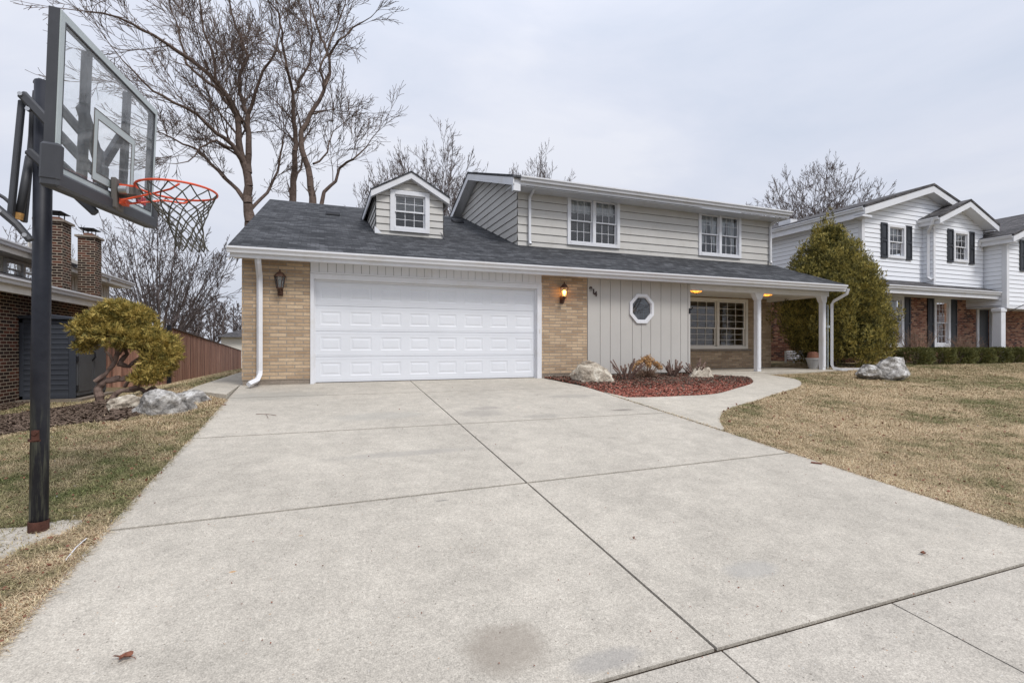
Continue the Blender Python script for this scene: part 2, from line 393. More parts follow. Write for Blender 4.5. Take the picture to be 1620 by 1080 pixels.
def polem():
    m,nt,b=newmat('pole_paint');mp=N(nt,'ShaderNodeMapping');mp.inputs['Scale'].default_value=(30,30,2.2);L(nt,pos(nt),mp.inputs[0])
    n=noise(nt,mp.outputs[0],1,5,.7);sp=N(nt,'ShaderNodeSeparateXYZ');L(nt,pos(nt),sp.inputs[0])
    zmask=ramp(nt,sp.outputs[2],[(0.,.0),(.45,1.),(1.0,1.)]);e=zmask.node.color_ramp.elements;e[0].position=.35;e[1].position=.75;e[2].position=1.
    z2=N(nt,'ShaderNodeMapRange');z2.inputs[1].default_value=1.35;z2.inputs[2].default_value=.9;L(nt,sp.outputs[2],z2.inputs[0])
    k=N(nt,'ShaderNodeMath',operation='MULTIPLY');L(nt,ramp(nt,n,[(.5,0.),(.66,.8)]),k.inputs[0]);L(nt,z2.outputs[0],k.inputs[1])
    n2=noise(nt,pos(nt),9,5,.7);base=ramp(nt,n2,[(.3,(.012,.014,.022)),(.7,(.026,.028,.038))])
    col=mixc(nt,k.outputs[0],base,(.16,.17,.13))
    L(nt,col,b.inputs['Base Color']);b.inputs['Roughness'].default_value=.5;b.inputs['Specular IOR Level'].default_value=.35;bump(nt,b,n2,.15,.003);return m
M['pole']=polem()
# ---------------------------------------------------------------- generic building parts
def grid_cells(x0,x1,z0,z1,holes):
    xs=sorted({x0,x1}|{min(max(h[i],x0),x1) for h in holes for i in(0,1)})
    zs=sorted({z0,z1}|{min(max(h[i],z0),z1) for h in holes for i in(2,3)})
    for a,b in zip(xs,xs[1:]):
        for c,d in zip(zs,zs[1:]):
            mx,mz=(a+b)/2,(c+d)/2
            if any(h[0]<mx<h[1] and h[2]<mz<h[3] for h in holes): continue
            yield a,b,c,d
def wall(mb,x0,x1,z0,z1,y,holes=(),th=.14):
    for a,b,c,d in grid_cells(x0,x1,z0,z1,holes): mb.box(a,b,y,y+th,c,d)
def siding(mb,x0,x1,z0,z1,y,ex,zref,holes=(),lim=None,back=True,proud=.024):
    k=math.floor((z0-zref)/ex);z=zref+k*ex
    while z<z1-1e-6:
        a=max(z,z0);b=min(z+ex,z1)
        zs=sorted({a,b}|{q for h in holes for q in(h[2],h[3]) if a<q<b})
        for c,d in zip(zs,zs[1:]):
            xs=sorted({x0,x1}|{q for h in holes for q in(h[0],h[1]) if x0<q<x1})
            for e,f in zip(xs,xs[1:]):
                if any(h[0]<(e+f)/2<h[1] and h[2]<(c+d)/2<h[3] for h in holes): continue
                yc=y-.004-proud*(1-(c-z)/ex);yd=y-.004-proud*(1-(d-z)/ex)
                e0,f0,e1,f1=e,f,e,f
                if lim:
                    la=lim(c);lb=lim(d);e0=max(e,la[0]);f0=min(f,la[1]);e1=max(e,lb[0]);f1=min(f,lb[1])
                    if e0>=f0: continue
                    if e1>f1: e1=f1=(e1+f1)/2
                mb.quad((e0,yc,c),(f0,yc,c),(f1,yd,d),(e1,yd,d))
                if abs(c-z)<1e-6 or c==z0:
                    mb.mi=1;mb.quad((e0,yc+.003,c),(f0,yc+.003,c),(f0,y+.002,c-.016),(e0,y+.002,c-.016));mb.mi=0  # course underside takes the dark colour, a painted shadow line
                    mb.quad((e0,yc,c),(f0,yc,c),(f0,yc+.003,c),(e0,yc+.003,c))
        z+=ex
FX=lambda X:Matrix(((0,-1,0,X),(1,0,0,0),(0,0,1,0),(0,0,0,1)))      # local x -> +Y, faces +X at plane X
FL=lambda X:Matrix(((0,1,0,X),(-1,0,0,0),(0,0,1,0),(0,0,0,1)))      # local x -> -Y, faces -X at plane X
def window(root,x0,x1,z0,z1,y,units=2,cols=3,rows=(2,2),trim=.085,mat='white',T=None,curt=0,sill=False,name='window',rail=None):
    m=MB(T);o0=y-.04
    m.box(x0,x0+trim,o0,y+.12,z0,z1);m.box(x1-trim,x1,o0,y+.12,z0,z1)
    m.box(x0+trim,x1-trim,o0,y+.12,z1-trim,z1);m.box(x0+trim,x1-trim,o0-.01,y+.12,z0,z0+trim)
    X0,X1=x0+trim,x1-trim;uw=(X1-X0)/units
    for i in range(1,units): m.box(X0+uw*i-.05,X0+uw*i+.05,o0+.003,y+.12,z0+trim,z1-trim)
    if sill: m.box(x0-.06,x1+.06,y-.09,y-.03,z0-.06,z0-.003)
    w=m.build(name,M[mat],root,bevel=.004)
    s=MB(T);g=MB(T)
    for i in range(units):
        a=X0+uw*i+(.05 if i else 0);b=X0+uw*(i+1)-(.05 if i<units-1 else 0)
        zb,zt=z0+trim,z1-trim;zm=zb+(zt-zb)*(rail or .5);st=.038
        for (c,d,yy,rw) in((zm-.02,zt,y+.015,rows[0]),(zb,zm+.02,y+.05,rows[1])):
            s.box(a,a+st,yy,yy+.03,c,d);s.box(b-st,b,yy,yy+.03,c,d)
            s.box(a+st,b-st,yy,yy+.03,d-st,d);s.box(a+st,b-st,yy,yy+.03,c,c+st)
            for k in range(1,cols):
                xx=a+st+(b-a-2*st)*k/cols;s.box(xx-.0065,xx+.0065,yy+.006,yy+.02,c+st,d-st)
            for k in range(1,rw):
                zz=c+st+(d-c-2*st)*k/rw;s.box(a+st,b-st,yy+.0075,yy+.0185,zz-.0065,zz+.0065)
            g.quad((a+st,yy+.021,c+st),(b-st,yy+.021,c+st),(b-st,yy+.021,d-st),(a+st,yy+.021,d-st))
    s.build('sash',M[mat],w);g.build('pane',M['glass'],w,recalc=False)
    if curt:
        c=MB(T)
        for i in range(units):
            a=X0+uw*i+.04;b=X0+uw*(i+1)-.04;zt=z1-trim;zb=z0+trim
            def sheet(p,q,zlo,zhi,amp=.03,fr=38):
                n=26;vs=[]
                for k in range(n+1):
                    xx=p+(q-p)*k/n;yy=y+.13+amp*math.sin(fr*xx)
                    vs+= [(xx,yy,zlo(k/n) if callable(zlo) else zlo),(xx,yy,zhi)]
                c.add(vs,[(2*k,2*k+2,2*k+3,2*k+1) for k in range(n)])
            if curt==1: sheet(a,b,zt-(zt-zb)*.30,zt)
            elif curt==2:
                mid=(a+b)/2
                sheet(a,b,zt-(zt-zb)*.16,zt);sheet(a,mid-.05,lambda t:zb+(zt-zb)*(.05+.75*t**2),zt,.03,50)
                sheet(mid+.05,b,lambda t:zb+(zt-zb)*(.05+.75*(1-t)**2),zt,.03,50)
            elif curt==3:
                for k in range(18):
                    zz=zt-(zt-zb)*.5*k/18;c.box(a,b,y+.15,y+.165,zz-.018,zz)
        c.build('curtain',M['curt'],w,recalc=False)
    return w
def gutter(mb,x0,x1,y,z,s=-1,w=.12,h=.12):
    """K-style trough running along local x, hanging on a fascia at y, top at z"""
    p=[(y,z),(y,z-h),(y+s*w*.6,z-h),(y+s*w*.72,z-h*.55),(y+s*w,z-h*.3),(y+s*w,z),(y+s*(w-.012),z),(y+s*(w-.012),z-h*.25),(y+s*w*.62,z-h*.5),(y+s*w*.55,z-h+.01),(y+s*.012,z-h+.01),(y+s*.012,z)]
    mb.prism(p,'x',x0,x1)
def downspout(root,pts,name='downspout',mat='white',w=.05):
    m=MB();m.tube(pts,w,4,sq=1.0)
    return m.build(name,M[mat],root)
# ================================================================ GROUND
def seg_lin(a,b,n): return [a+(b-a)*i/n for i in range(n+1)]
gx=sorted(set([round(x,3) for x in seg_lin(-14,32,184)]+[-400,-200,-100,-60,-40,-28,-20,40,50,70,100,200,400]))
gy=sorted(set([round(x,3) for x in seg_lin(1.0,26,100)]+[-400,-200,-100,-50,-25,-12,-6,-3,0,28,30,33,36,40,44,50,60,80,120,200,400]))
mb=MB()
def under(x,y): return .07 if ((-1.3<x<5.2 and .4<y<10.7) or (-9.3<x<11.9 and .5<y<1.85)) else 0
gv=[(x,y,(zg(x,y) if y>0 else .085*max(y,-3))-under(x,y)) for y in gy for x in gx]
nx=len(gx);mb.add(gv,[(j*nx+i,j*nx+i+1,(j+1)*nx+i+1,(j+1)*nx+i) for j in range(len(gy)-1) for i in range(nx-1)])
struct(mb.build('ground',M['ground'],recalc=False,smooth=True))
# street behind the camera
mb=MB().box(-60,60,-12.5,-3.6,-.5,-.20);struct(mb.build('street',M['asph']))
# sky is the world
DR=lambda x,y:.085*y
SL=.02
DX0,DX1,DC=-1.42,5.33,1.835
def slabrow(mb,x0,x1,y0,y1,ya=None,yb=None,g=.0095,zf=DR,gy=.017):
    """one concrete panel, joint gaps g, far/near edges may be skewed"""
    ya=y0 if ya is None else ya;yb=y1 if yb is None else yb
    n=8
    bot=[(x0+g+(x1-x0-2*g)*i/n,y0+(ya-y0)*i/n+gy) for i in range(n+1)]
    top=[(x1-g-(x1-x0-2*g)*i/n,yb+(y1-yb)*i/n-gy) for i in range(n+1)]
    mb.slab(bot+top,zf,.14,SL)
mb=MB()
J=[1.931,(4.30,4.43),(6.83,6.75),(9.45,9.35),10.86]
def jy(j,x):
    return j if not isinstance(j,tuple) else j[0]+(j[1]-j[0])*(x-DX0)/(DX1-DX0)
for a,b in zip(J,J[1:]):
    slabrow(mb,DX0,DC,jy(a,DX0),jy(b,DX0),jy(a,DC),jy(b,DC))
    if b!=J[-1]: slabrow(mb,DC,DX1,jy(a,DC),jy(b,DC),jy(a,DX1),jy(b,DX1))
    else: mb.slab([(DC+.006,jy(a,DC)+.006),(5.33,jy(a,DX1)+.006),(5.28,9.6),(5.12,10.1),(4.95,10.86),(DC+.006,10.86)],DR,.14,SL)
struct(mb.build('driveway',M['conc'],recalc=True))
# public sidewalk: flush panels in front of the drive
mb=MB()
xs=[-9.4,-8.0,-6.7,-5.3,-4.0,-2.6,-1.3,.2,1.85,3.12,4.6,6.1,7.6,9.1,10.6,12]
for a,b in zip(xs,xs[1:]): slabrow(mb,a,b,.45,1.925,g=.006,gy=.004)
struct(mb.build('sidewalk',M['side']))
mb=MB();mb.slab([(-9.4,.44),(12,.44),(12,1.96),(-9.4,1.96)],DR,.1,-.022)
mb.slab([(-1.42,1.9),(5.33,1.9),(5.33,10.9),(-1.42,10.9)],DR,.1,-.03);mb.slab([(5.332,5.3),(5.37,5.3),(5.37,9.0),(5.332,9.0)],DR,.1,-.012);struct(mb.build('joint_soil',M['dirt']))
mb=MB();mb.slab([(-9.4,1.88),(12,1.88),(12,2.0),(-9.4,2.0)],DR,.03,.004);struct(mb.build('joint_soil',M['dirt']))
# curved front walk
G=lambda *p:[tuple(at(a,b,G=True)[:2]) for a,b in p]
outer=G((1148,682),(1140,671),(1139,663),(1145,653),(1164,644),(1196,635),(1228,624),(1260,614.6),(1268,608),(1262,602),(1244,598))
inner=G((1126,596.6),(1158,598),(1183,600),(1191,605.5),(1184,610),(1167,615),(1131,624.6),(1077,628),(1023,630),(985,630))
def smooth(pts,n=4):
    out=[]
    for i in range(len(pts)-1):
        p0=pts[max(i-1,0)];p1=pts[i];p2=pts[i+1];p3=pts[min(i+2,len(pts)-1)]
        for k in range(n):
            t=k/n
            out.append(tuple(.5*((2*p1[q])+(-p0[q]+p2[q])*t+(2*p0[q]-5*p1[q]+4*p2[q]-p3[q])*t*t+(-p0[q]+3*p1[q]-3*p2[q]+p3[q])*t**3) for q in(0,1)))
    return out+[pts[-1]]
osm=smooth(outer);ism=smooth(inner)
osm[0]=(5.345,osm[0][1]);ism[-1]=(5.345,8.75)
PY0=10.62
wp=osm+[(11.6,PY0-.01),(9.35,PY0-.01)]+ism
WZ=lambda x,y:min(.085*y,.915)
struct(MB().slab(wp,WZ,.12,.024).build('front_walk',M['walk']))
BED=[(5.36,8.8)]+ism[::-1]+[(9.2,10.72),(4.95,10.72),(5.14,10.1),(5.30,9.6)]
# porch slab and side walk
mb=MB().box(9.24,14.95,PY0,12.95,.6,.965);struct(mb.build('porch_floor',M['walk'],bevel=.01))
mb=MB()
mb.slab([(-2.15,10.18),(-1.43,9.35),(-1.43,10.85),(-2.15,10.85)],lambda x,y:.865+.04*(y-9.35)/1.5,.2,.03)
for k in range(9):
    mb.slab([(-2.15,10.862+1.5*k),(-1.40,10.862+1.5*k),(-1.40,10.85+1.5*(k+1)),(-2.15,10.85+1.5*(k+1))],lambda x,y:.905-.25*ss(y,16,26),.2,.03)
struct(mb.build('side_walk',M['walk']))
# ================================================================ MAIN HOUSE
YW,YU=10.75,12.94
XL,XR=-1.38,14.65
RZ=lambda Y:3.52+.375*(Y-10.3)
H=thing('house','beige two storey house with yellow brick, white garage door and charcoal shingle roof','house',(6.5,14,.9))
# --- brick
mb=MB()
dX0,dX1=-.10,4.78
wall(mb,XL,dX0-.075,1.03,3.4,YW);wall(mb,4.90,6.12,1.03,3.4,YW)
mb.box(XL,XL+.14,YW+.14,26,1.03,3.4)
mb.prism([(YW,3.4),(26.0,3.4),(18.5,6.5)],'x',XL,XL+.12)
PWX0,PWX1,PWZ0,PWZ1=11.0,13.56,1.60,3.27
wall(mb,9.24,XR,.93,3.5,YU+.01,[(PWX0,PWX1,PWZ0,PWZ1)],.15)
mb.box(9.09,9.225,YW+.11,YU,.93,3.3)
mb.box(XR-.14,XR,YU+.16,26,.93,3.8);mb.box(XL+.14,XR-.14,25.86,26,.93,3.6)
mb.build('wall',M['buff'],H)
mb=MB();mb.box(XL+.01,dX0-.08,YW+.01,YW+.14,.5,1.03);mb.box(4.905,6.12,YW+.01,YW+.14,.5,1.03)
mb.box(6.12,9.24,YW+.05,YW+.14,.5,1.0);mb.box(9.3,XR-.01,YU+.02,YU+.14,.5,.925);mb.box(XL+.012,XL+.13,YW+.14,26,.2,1.03)
mb.build('foundation',M['found'],H)
# --- garage door
gz0,gz1=.955,3.03
gd=MB();gd.box(dX0+.0,dX1,YW+.135,YW+.15,gz0,gz1)
gdo=gd.build('garage_door',M['door'],H)
def door_panel(mb,x0,x1,z0,z1,y):
    """embossed raised panel set in a sunk moulding: rings of verts"""
    rings=[(0,0),(.016,.006),(.034,.007),(.065,.001)]
    vs=[];fs=[]
    for i,(ins,dy) in enumerate(rings):
        vs+=[(x0+ins,y+dy,z0+ins),(x1-ins,y+dy,z0+ins),(x1-ins,y+dy,z1-ins),(x0+ins,y+dy,z1-ins)]
    for i in range(len(rings)-1):
        for j in range(4): fs.append((i*4+j,i*4+(j+1)%4,(i+1)*4+(j+1)%4,(i+1)*4+j))
    n=len(rings)-1;fs.append((n*4,n*4+1,n*4+2,n*4+3));mb.add(vs,fs)
sh=(gz1-gz0)/4
for r in range(4):
    m=MB();za=gz0+sh*r+.004;zb=gz0+sh*(r+1)-.004;y=YW+.10
    pw=(dX1-dX0)/8;holes=[]
    for c in range(8):
        a=dX0+pw*c+.09+(.03 if c==0 else 0)*1;b=dX0+pw*(c+1)-.09;holes.append((a,b,za+.125,zb-.115))
    for a,b,c,d in grid_cells(dX0,dX1,za,zb,holes): m.quad((a,y,c),(b,y,c),(b,y,d),(a,y,d))
    for h in holes: door_panel(m,*h,y)
    m.quad((dX0,y,zb),(dX1,y,zb),(dX1,y+.03,zb+.006),(dX0,y+.03,zb+.006));m.quad((dX0,y,za),(dX1,y,za),(dX1,y+.03,za-.006),(dX0,y+.03,za-.006))
    # shallow stiffening ribs at the section joint
    m.box(dX0,dX1,y-.003,y,zb-.05,zb-.035);m.box(dX0,dX1,y-.003,y,za+.035,za+.05)
    m.build('door_section',M['door'],gdo,recalc=False)
m=MB();m.box(dX0,dX1,YW+.10,YW+.135,gz0-.03,gz0);m.build('bottom_seal',M['groove'],gdo)
m=MB()
m.box(dX0-.07,dX0,YW-.02,YW+.2,.93,3.14);m.box(dX1,4.895,YW-.02,YW+.2,.93,3.14);m.box(dX0,dX1,YW-.02,YW+.2,3.035,3.14)
m.box(dX0-.07,4.895,YW-.032,YW+.0,3.143,3.175)
m.box(dX0,dX0+.03,YW+.06,YW+.099,.94,3.03);m.box(dX1-.03,dX1,YW+.06,YW+.099,.94,3.03);m.box(dX0+.03,dX1-.03,YW+.06,YW+.099,3.0,3.035)
m.build('door_trim',M['white'],H,bevel=.004)
m=MB().box(4.83,4.855,YW-.03,YW-.0205,2.0,2.09);m.build('keypad',M['cream'],H,bevel=.003)
# beadboard frieze
m=MB();n=31;x0=dX0-.068;x1=4.893;w=(x1-x0)/n
for i in range(n): m.box(x0+w*i+.004,x0+w*(i+1)-.004,YW-.012,YW+.03,3.176,3.40)
m.mi=1;m.box(x0,x1,YW+.004,YW+.05,3.17,3.42)
m.build('frieze_board',[M['white'],M['groove']],H)
# vertical panelling with octagon opening
xs=[6.125,6.48,6.77,7.07,7.42,7.69,7.98,8.30,8.62,8.93,9.17];ocx,ocz,ocr=7.69,2.645,.33
m=MB()
O8=[(ocx+ocr*math.cos(R(22.5+45*k)),ocz+ocr*1.03*math.sin(R(22.5+45*k))) for k in range(8)]
for a,b in zip(xs,xs[1:]):
    a+=.006;b-=.006
    if b<ocx-ocr or a>ocx+ocr: m.box(a,b,YW-.015,YW+.02,1.0,3.4);continue
    # split the board round the octagon
    def zedge(x,s):
        x=min(max(x,O8[3][0]+1e-5),O8[0][0]-1e-5);best=None
        for k in range(8):
            p,q=O8[k],O8[(k+1)%8]
            if min(p[0],q[0])-1e-9<=x<=max(p[0],q[0])+1e-9 and abs(p[0]-q[0])>1e-6:
                z=p[1]+(q[1]-p[1])*(x-p[0])/(q[0]-p[0])
                if (z-ocz)*s>0: best=z
        return best if best is not None else ocz
    xx=sorted({a,b}|{p[0] for p in O8 if a<p[0]<b})
    for e,f in zip(xx,xx[1:]):
        if (e+f)/2<O8[3][0] or (e+f)/2>O8[0][0]: m.box(e,f,YW-.015,YW+.02,1.0,3.4);continue
        m.prism([(e,1.0),(f,1.0),(f,zedge(min(max(f,O8[3][0]),O8[0][0]),-1)),(e,zedge(min(max(e,O8[3][0]),O8[0][0]),-1))],'y',YW-.015,YW+.02)
        m.prism([(e,zedge(min(max(e,O8[3][0]),O8[0][0]),1)),(f,zedge(min(max(f,O8[3][0]),O8[0][0]),1)),(f,3.4),(e,3.4)],'y',YW-.015,YW+.02)
m.mi=1
m.box(6.125,ocx-.32,YW+.021,YW+.08,1.0,3.4);m.box(ocx+.32,9.17,YW+.021,YW+.08,1.0,3.4);m.box(ocx-.32,ocx+.32,YW+.021,YW+.08,1.0,ocz-.32);m.box(ocx-.32,ocx+.32,YW+.021,YW+.08,ocz+.32,3.4)
m.build('wood_panelling',[M['panel'],M['groove']],H)
m=MB().box(9.17,9.24,YW-.03,YW+.10,.97,3.33);m.build('corner_board',M['panel'],H,bevel=.004)
m=MB();m.tube([(9.215,YW-.03,2.64),(9.215,YW-.09,2.66),(9.23,YW-.13,2.72)],.014,6);m.box(9.19,9.235,YW-.045,YW-.03,2.56,2.70);m.build('flag_bracket',M['black'],H)
# octagon window
def ring(mb,c,r0,r1,y0,y1,k=8,ph=22.5,sz=1.03):
    A=[(c[0]+r0*math.cos(R(ph+45*i)),c[1]+r0*sz*math.sin(R(ph+45*i))) for i in range(8)]
    B=[(c[0]+r1*math.cos(R(ph+45*i)),c[1]+r1*sz*math.sin(R(ph+45*i))) for i in range(8)]
    for i in range(8):
        j=(i+1)%8;mb.prism([A[i],B[i],B[j],A[j]],'y',y0,y1)
m=MB();ring(m,(ocx,ocz),.318,.392,YW-.055,YW-.016);ring(m,(ocx,ocz),.295,.319,YW-.035,YW+.06)
ow=m.build('octagon_window',M['white'],H)
m=MB();m.add([(ocx+.30*math.cos(R(22.5+45*i)),YW+.003,ocz+.308*math.sin(R(22.5+45*i))) for i in range(8)],[tuple(range(8))]);m.build('pane',M['octg'],ow,recalc=False)
m=MB()
for dx in(-.09,.09): m.box(ocx+dx-.007,ocx+dx+.007,YW+.01,YW+.02,ocz-.26,ocz+.05)
for k in range(9):
    a0=R(20*k+10);a1=R(20*k+30) if k<8 else R(20*k+10);m.tube([(ocx+.13*math.cos(a0),YW+.015,ocz+.03+.13*math.sin(a0)),(ocx+.13*math.cos(a1)+1e-4,YW+.015,ocz+.03+.13*math.sin(a1))],.006,4)
m.box(ocx-.25,ocx+.25,YW+.0105,YW+.0195,ocz+.0,ocz+.012);m.box(ocx-.25,ocx+.25,YW+.0105,YW+.0195,ocz-.14,ocz-.128);m.build('leaded_bars',M['lgrey'],ow)
m=MB();m.box(ocx-.2,ocx+.2,YW+.35,YW+.36,ocz-.3,ocz-.05);m.build('curtain',M['curt'],ow)
# porch window
pw_=window(H,PWX0,PWX1,PWZ0,PWZ1,YU+.01,2,3,(4,3),.09,'cream',None,0,False,'porch_window',.40)
m=MB().box(PWX0-.02,PWX1+.12,YU-.06,YU+.005,PWZ0-.075,PWZ0-.003);m.build('window_sill',M['found'],H)
# --- roofs
th=.07
def rslab(mb,y0,y1,x0,x1,f,th=.07): mb.prism([(y0,f(y0)),(y1,f(y1)),(y1,f(y1)-th),(y0,f(y0)-th)],'x',x0,x1)
m=MB();rf=RZ;YR=18.59
m.prism([(10.28,rf(10.28)),(YR,rf(YR)),(26.9,rf(10.28)),(26.9,rf(10.28)-th),(YR,rf(YR)-th),(10.28,rf(10.28)-th)],'x',-1.55,5.16)
m.prism([(10.28,rf(10.28)),(YU-.01,rf(YU-.01)),(YU-.01,rf(YU)-th),(10.28,rf(10.28)-th)],'x',5.16,14.72)
uf=lambda Y:6.235+.342*(Y-12.33)
YUR=16.65
m.prism([(12.30,uf(12.30)),(YUR,uf(YUR)),(21.0,uf(12.30)),(21.0,uf(12.3)-th),(YUR,uf(YUR)-th),(12.30,uf(12.3)-th)],'x',4.78,14.85)
roof=m.build('roof',M['roof'],H)
for px,py in((527,340),(724,352)):
    # where the sight line meets the roof plane
    lo=None
    for Y in np.arange(11,18.5,.02):
        p=at(px,py,Y=float(Y))
        if p.z<=RZ(Y): lo=p;break
    m=MB();X,Y=lo.x,lo.y
    m.prism([(Y-.16,RZ(Y-.16)+.0),(Y-.16,RZ(Y-.16)+.05),(Y-.10,RZ(Y-.1)+.10),(Y+.17,RZ(Y+.17)+.10),(Y+.17,RZ(Y+.17))],'x',X-.19,X+.19)
    m.build('roof_vent',M['black'],H,bevel=.01)
# fascia, gutter, soffit
m=MB()
m.box(-1.52,14.70,10.33,10.36,3.315,3.44);m.box(-1.52,14.7,10.36,YW+.02,3.36,3.385)
m.prism([(10.33,3.30),(YR,rf(YR)-th-.0),(YR,rf(YR)-th-.2),(10.33,3.25)],'x',-1.56,-1.53)
m.prism([(10.36,3.36),(YU+.1,rf(YU+.1)-th-.01),(YU+.1,3.36)],'x',14.55,14.58)
m.prism([(12.33,uf(12.33)-th),(YUR,uf(YUR)-th),(YUR,uf(YUR)-th-.21),(12.33,uf(12.33)-th-.21)],'x',4.79,4.82)
m.prism([(20.97,uf(12.33)-th),(YUR,uf(YUR)-th),(YUR,uf(YUR)-th-.21),(20.97,uf(12.33)-th-.21)],'x',4.79,4.82)
m.box(4.82,14.83,12.38,12.41,6.01,6.17);m.box(4.82,14.83,12.41,YU+.02,5.985,6.0)
m.prism([(12.42,6.0),(YUR,uf(YUR)-th-.15),(YUR,uf(YUR)-th-.13),(12.42,6.02)],'x',4.82,5.2)
m.prism([(20.9,6.0),(YUR,uf(YUR)-th-.15),(YUR,uf(YUR)-th-.13),(20.9,6.02)],'x',4.82,5.2)
m.box(4.80,5.0,12.33,12.45,5.82,6.0)
m.build('fascia',M['white'],H)
m=MB();gutter(m,-1.56,14.62,10.327,3.50,-1,.11,.11);m.build('gutter',M['white'],H)
m=MB();gutter(m,5.0,14.87,12.376,6.22,-1,.12,.12);m.build('gutter',M['white'],H)
# upper storey siding
W1=(6.70,8.47,4.63,6.08);W2=(11.46,13.24,4.63,6.08)
m=MB();hh=[(w[0]+.02,w[1]-.02,w[2]+.02,w[3]-.02) for w in(W1,W2)]
siding(m,5.16,XR,4.2,6.0,YU,.229,6.01,hh)
m2=MB(FL(5.16))
siding(m2,-20.9,-YU+.02,4.2,7.75,0,.229,6.01,lim=lambda z:(-(20.9-(max(z-6.0,0))/.342),-(12.42+max(z-6.0,0)/.342)-.0))
m.v+=[];b=len(m.v);m.v+=m2.v;m.f+=[tuple(b+i for i in f) for f in m2.f];m.m+=m2.m
wall(m,5.18,XR-.01,4.0,6.0,YU+.004,hh,.1);m.box(5.17,5.27,YU+.1,20.9,4.0,6.0)
m.prism([(YU,6.0),(20.6,6.0),(YUR,7.5)],'x',5.18,5.27)
m.box(XR-.1,XR,YU+.1,20.9,3.8,6.0);m.prism([(YU,6.0),(20.6,6.0),(YUR,7.5)],'x',XR-.1,XR-.01);m.box(5.27,XR-.1,20.8,20.9,3.6,6.0)
m.box(5.27,XR-.1,YU+.3,20.8,3.95,4.0)
m.build('siding',[M['greige'],M['lapshade']],H,recalc=False)
window(H,*W1,YU-.02,2,3,(2,2),.10,'white',None,1);window(H,*W2,YU-.02,2,3,(2,2),.10,'white',None,2)
# dormer
dx0,dx1,dy=1.34,3.05,13.0
m=MB();DW=(1.68,2.69,4.62,5.68)
siding(m,dx0,dx1,4.4,6.1,dy,.18,4.62,[(1.70,2.67,4.64,5.66)],lim=lambda z:(dx0+max(0,z-5.52)*1.85,dx1-max(0,z-5.52)*1.85))
m2=MB(FL(dx0));siding(m2,-16.4,-dy,4.4,5.56,0,.18,4.62,lim=lambda z:(-(10.3+(z-3.52)/.375)-.1,-dy));b=len(m.v);m.v+=m2.v;m.f+=[tuple(b+i for i in f) for f in m2.f];m.m+=m2.m
m2=MB(FX(dx1));siding(m2,dy,16.4,4.4,5.56,0,.18,4.62,lim=lambda z:(dy,10.3+(z-3.52)/.375+.1));b=len(m.v);m.v+=m2.v;m.f+=[tuple(b+i for i in f) for f in m2.f];m.m+=m2.m
wall(m,dx0+.01,dx1-.01,4.3,5.5,dy+.004,[(1.70,2.67,4.64,5.66)],.06)
m.prism([(dy+.06,4.5),(15.8,5.5),(dy+.06,5.5)],'x',dx0+.01,dx0+.06);m.prism([(dy+.06,4.5),(15.8,5.5),(dy+.06,5.5)],'x',dx1-.06,dx1-.01)
m.prism([(dx0+.05,5.48),(dx1-.05,5.48),((dx0+dx1)/2,5.98)],'y',dy+.07,dy+.12)
dm=m.build('dormer',[M['greige'],M['lapshade']],H,recalc=False)
m=MB();xc=(dx0+dx1)/2;ez,pz=5.60,6.16;ov=.15
for s in(-1,1):
    xe=dx0-ov if s<0 else dx1+ov
    m.prism([(xe,ez),(xc,pz),(xc,pz-.035),(xe,ez-.035)],'y',12.8,17.6)
m.build('dormer_roof',M['roof'],dm)
m=MB()
for s in(-1,1):
    xe=dx0-ov+.01 if s<0 else dx1+ov-.01
    m.prism([(xe,ez-.036),(xc,pz-.036),(xc,pz-.19),(xe,ez-.19)],'y',12.82,12.85)
    m.box(min(xe,xe-s*.03),max(xe,xe-s*.03),12.85,15.9,ez-.19,ez-.036)
    m.prism([(xe,ez-.19),(xc,pz-.19),(xc,pz-.18),(xe,ez-.18)],'y',12.85,13.0)
m.add([(2.98,12.97,4.70),(3.10,12.90,4.53),(3.10,13.0,4.53),(3.0,13.1,4.70)],[(0,1,2,3)])
m.add([(1.30,12.97,4.72),(1.47,12.90,4.53),(1.30,12.95,4.53)],[(0,1,2)])
m.build('dormer_fascia',M['white'],dm)
window(H,*DW,dy-.02,1,3,(2,2),.115,'white',None,3,name='dormer_window')
# porch beam, posts, ceiling
m=MB();m.box(9.24,14.6,10.80,10.96,3.21,3.358);m.build('porch_beam',M['white'],H)
m=MB();m.box(9.24,14.57,10.961,YU,3.31,3.34);m.box(14.43,14.57,10.96,YU,3.21,3.31);m.build('porch_ceiling',M['cream'],H)
for X in(11.78,14.42):
    m=MB();m.box(X-.07,X+.07,10.81,10.95,.965,3.02);m.box(X-.055,X+.055,10.797,10.81,1.05,2.98)
    m.prism([(X-.08,3.02),(X+.08,3.02),(X+.19,3.209),(X-.19,3.209)] if X<14 else [(X-.08,3.02),(X+.08,3.02),(X+.11,3.209),(X-.19,3.209)],'y',10.80,10.965)
    m.build('porch_post',M['white'],H,bevel=.006)
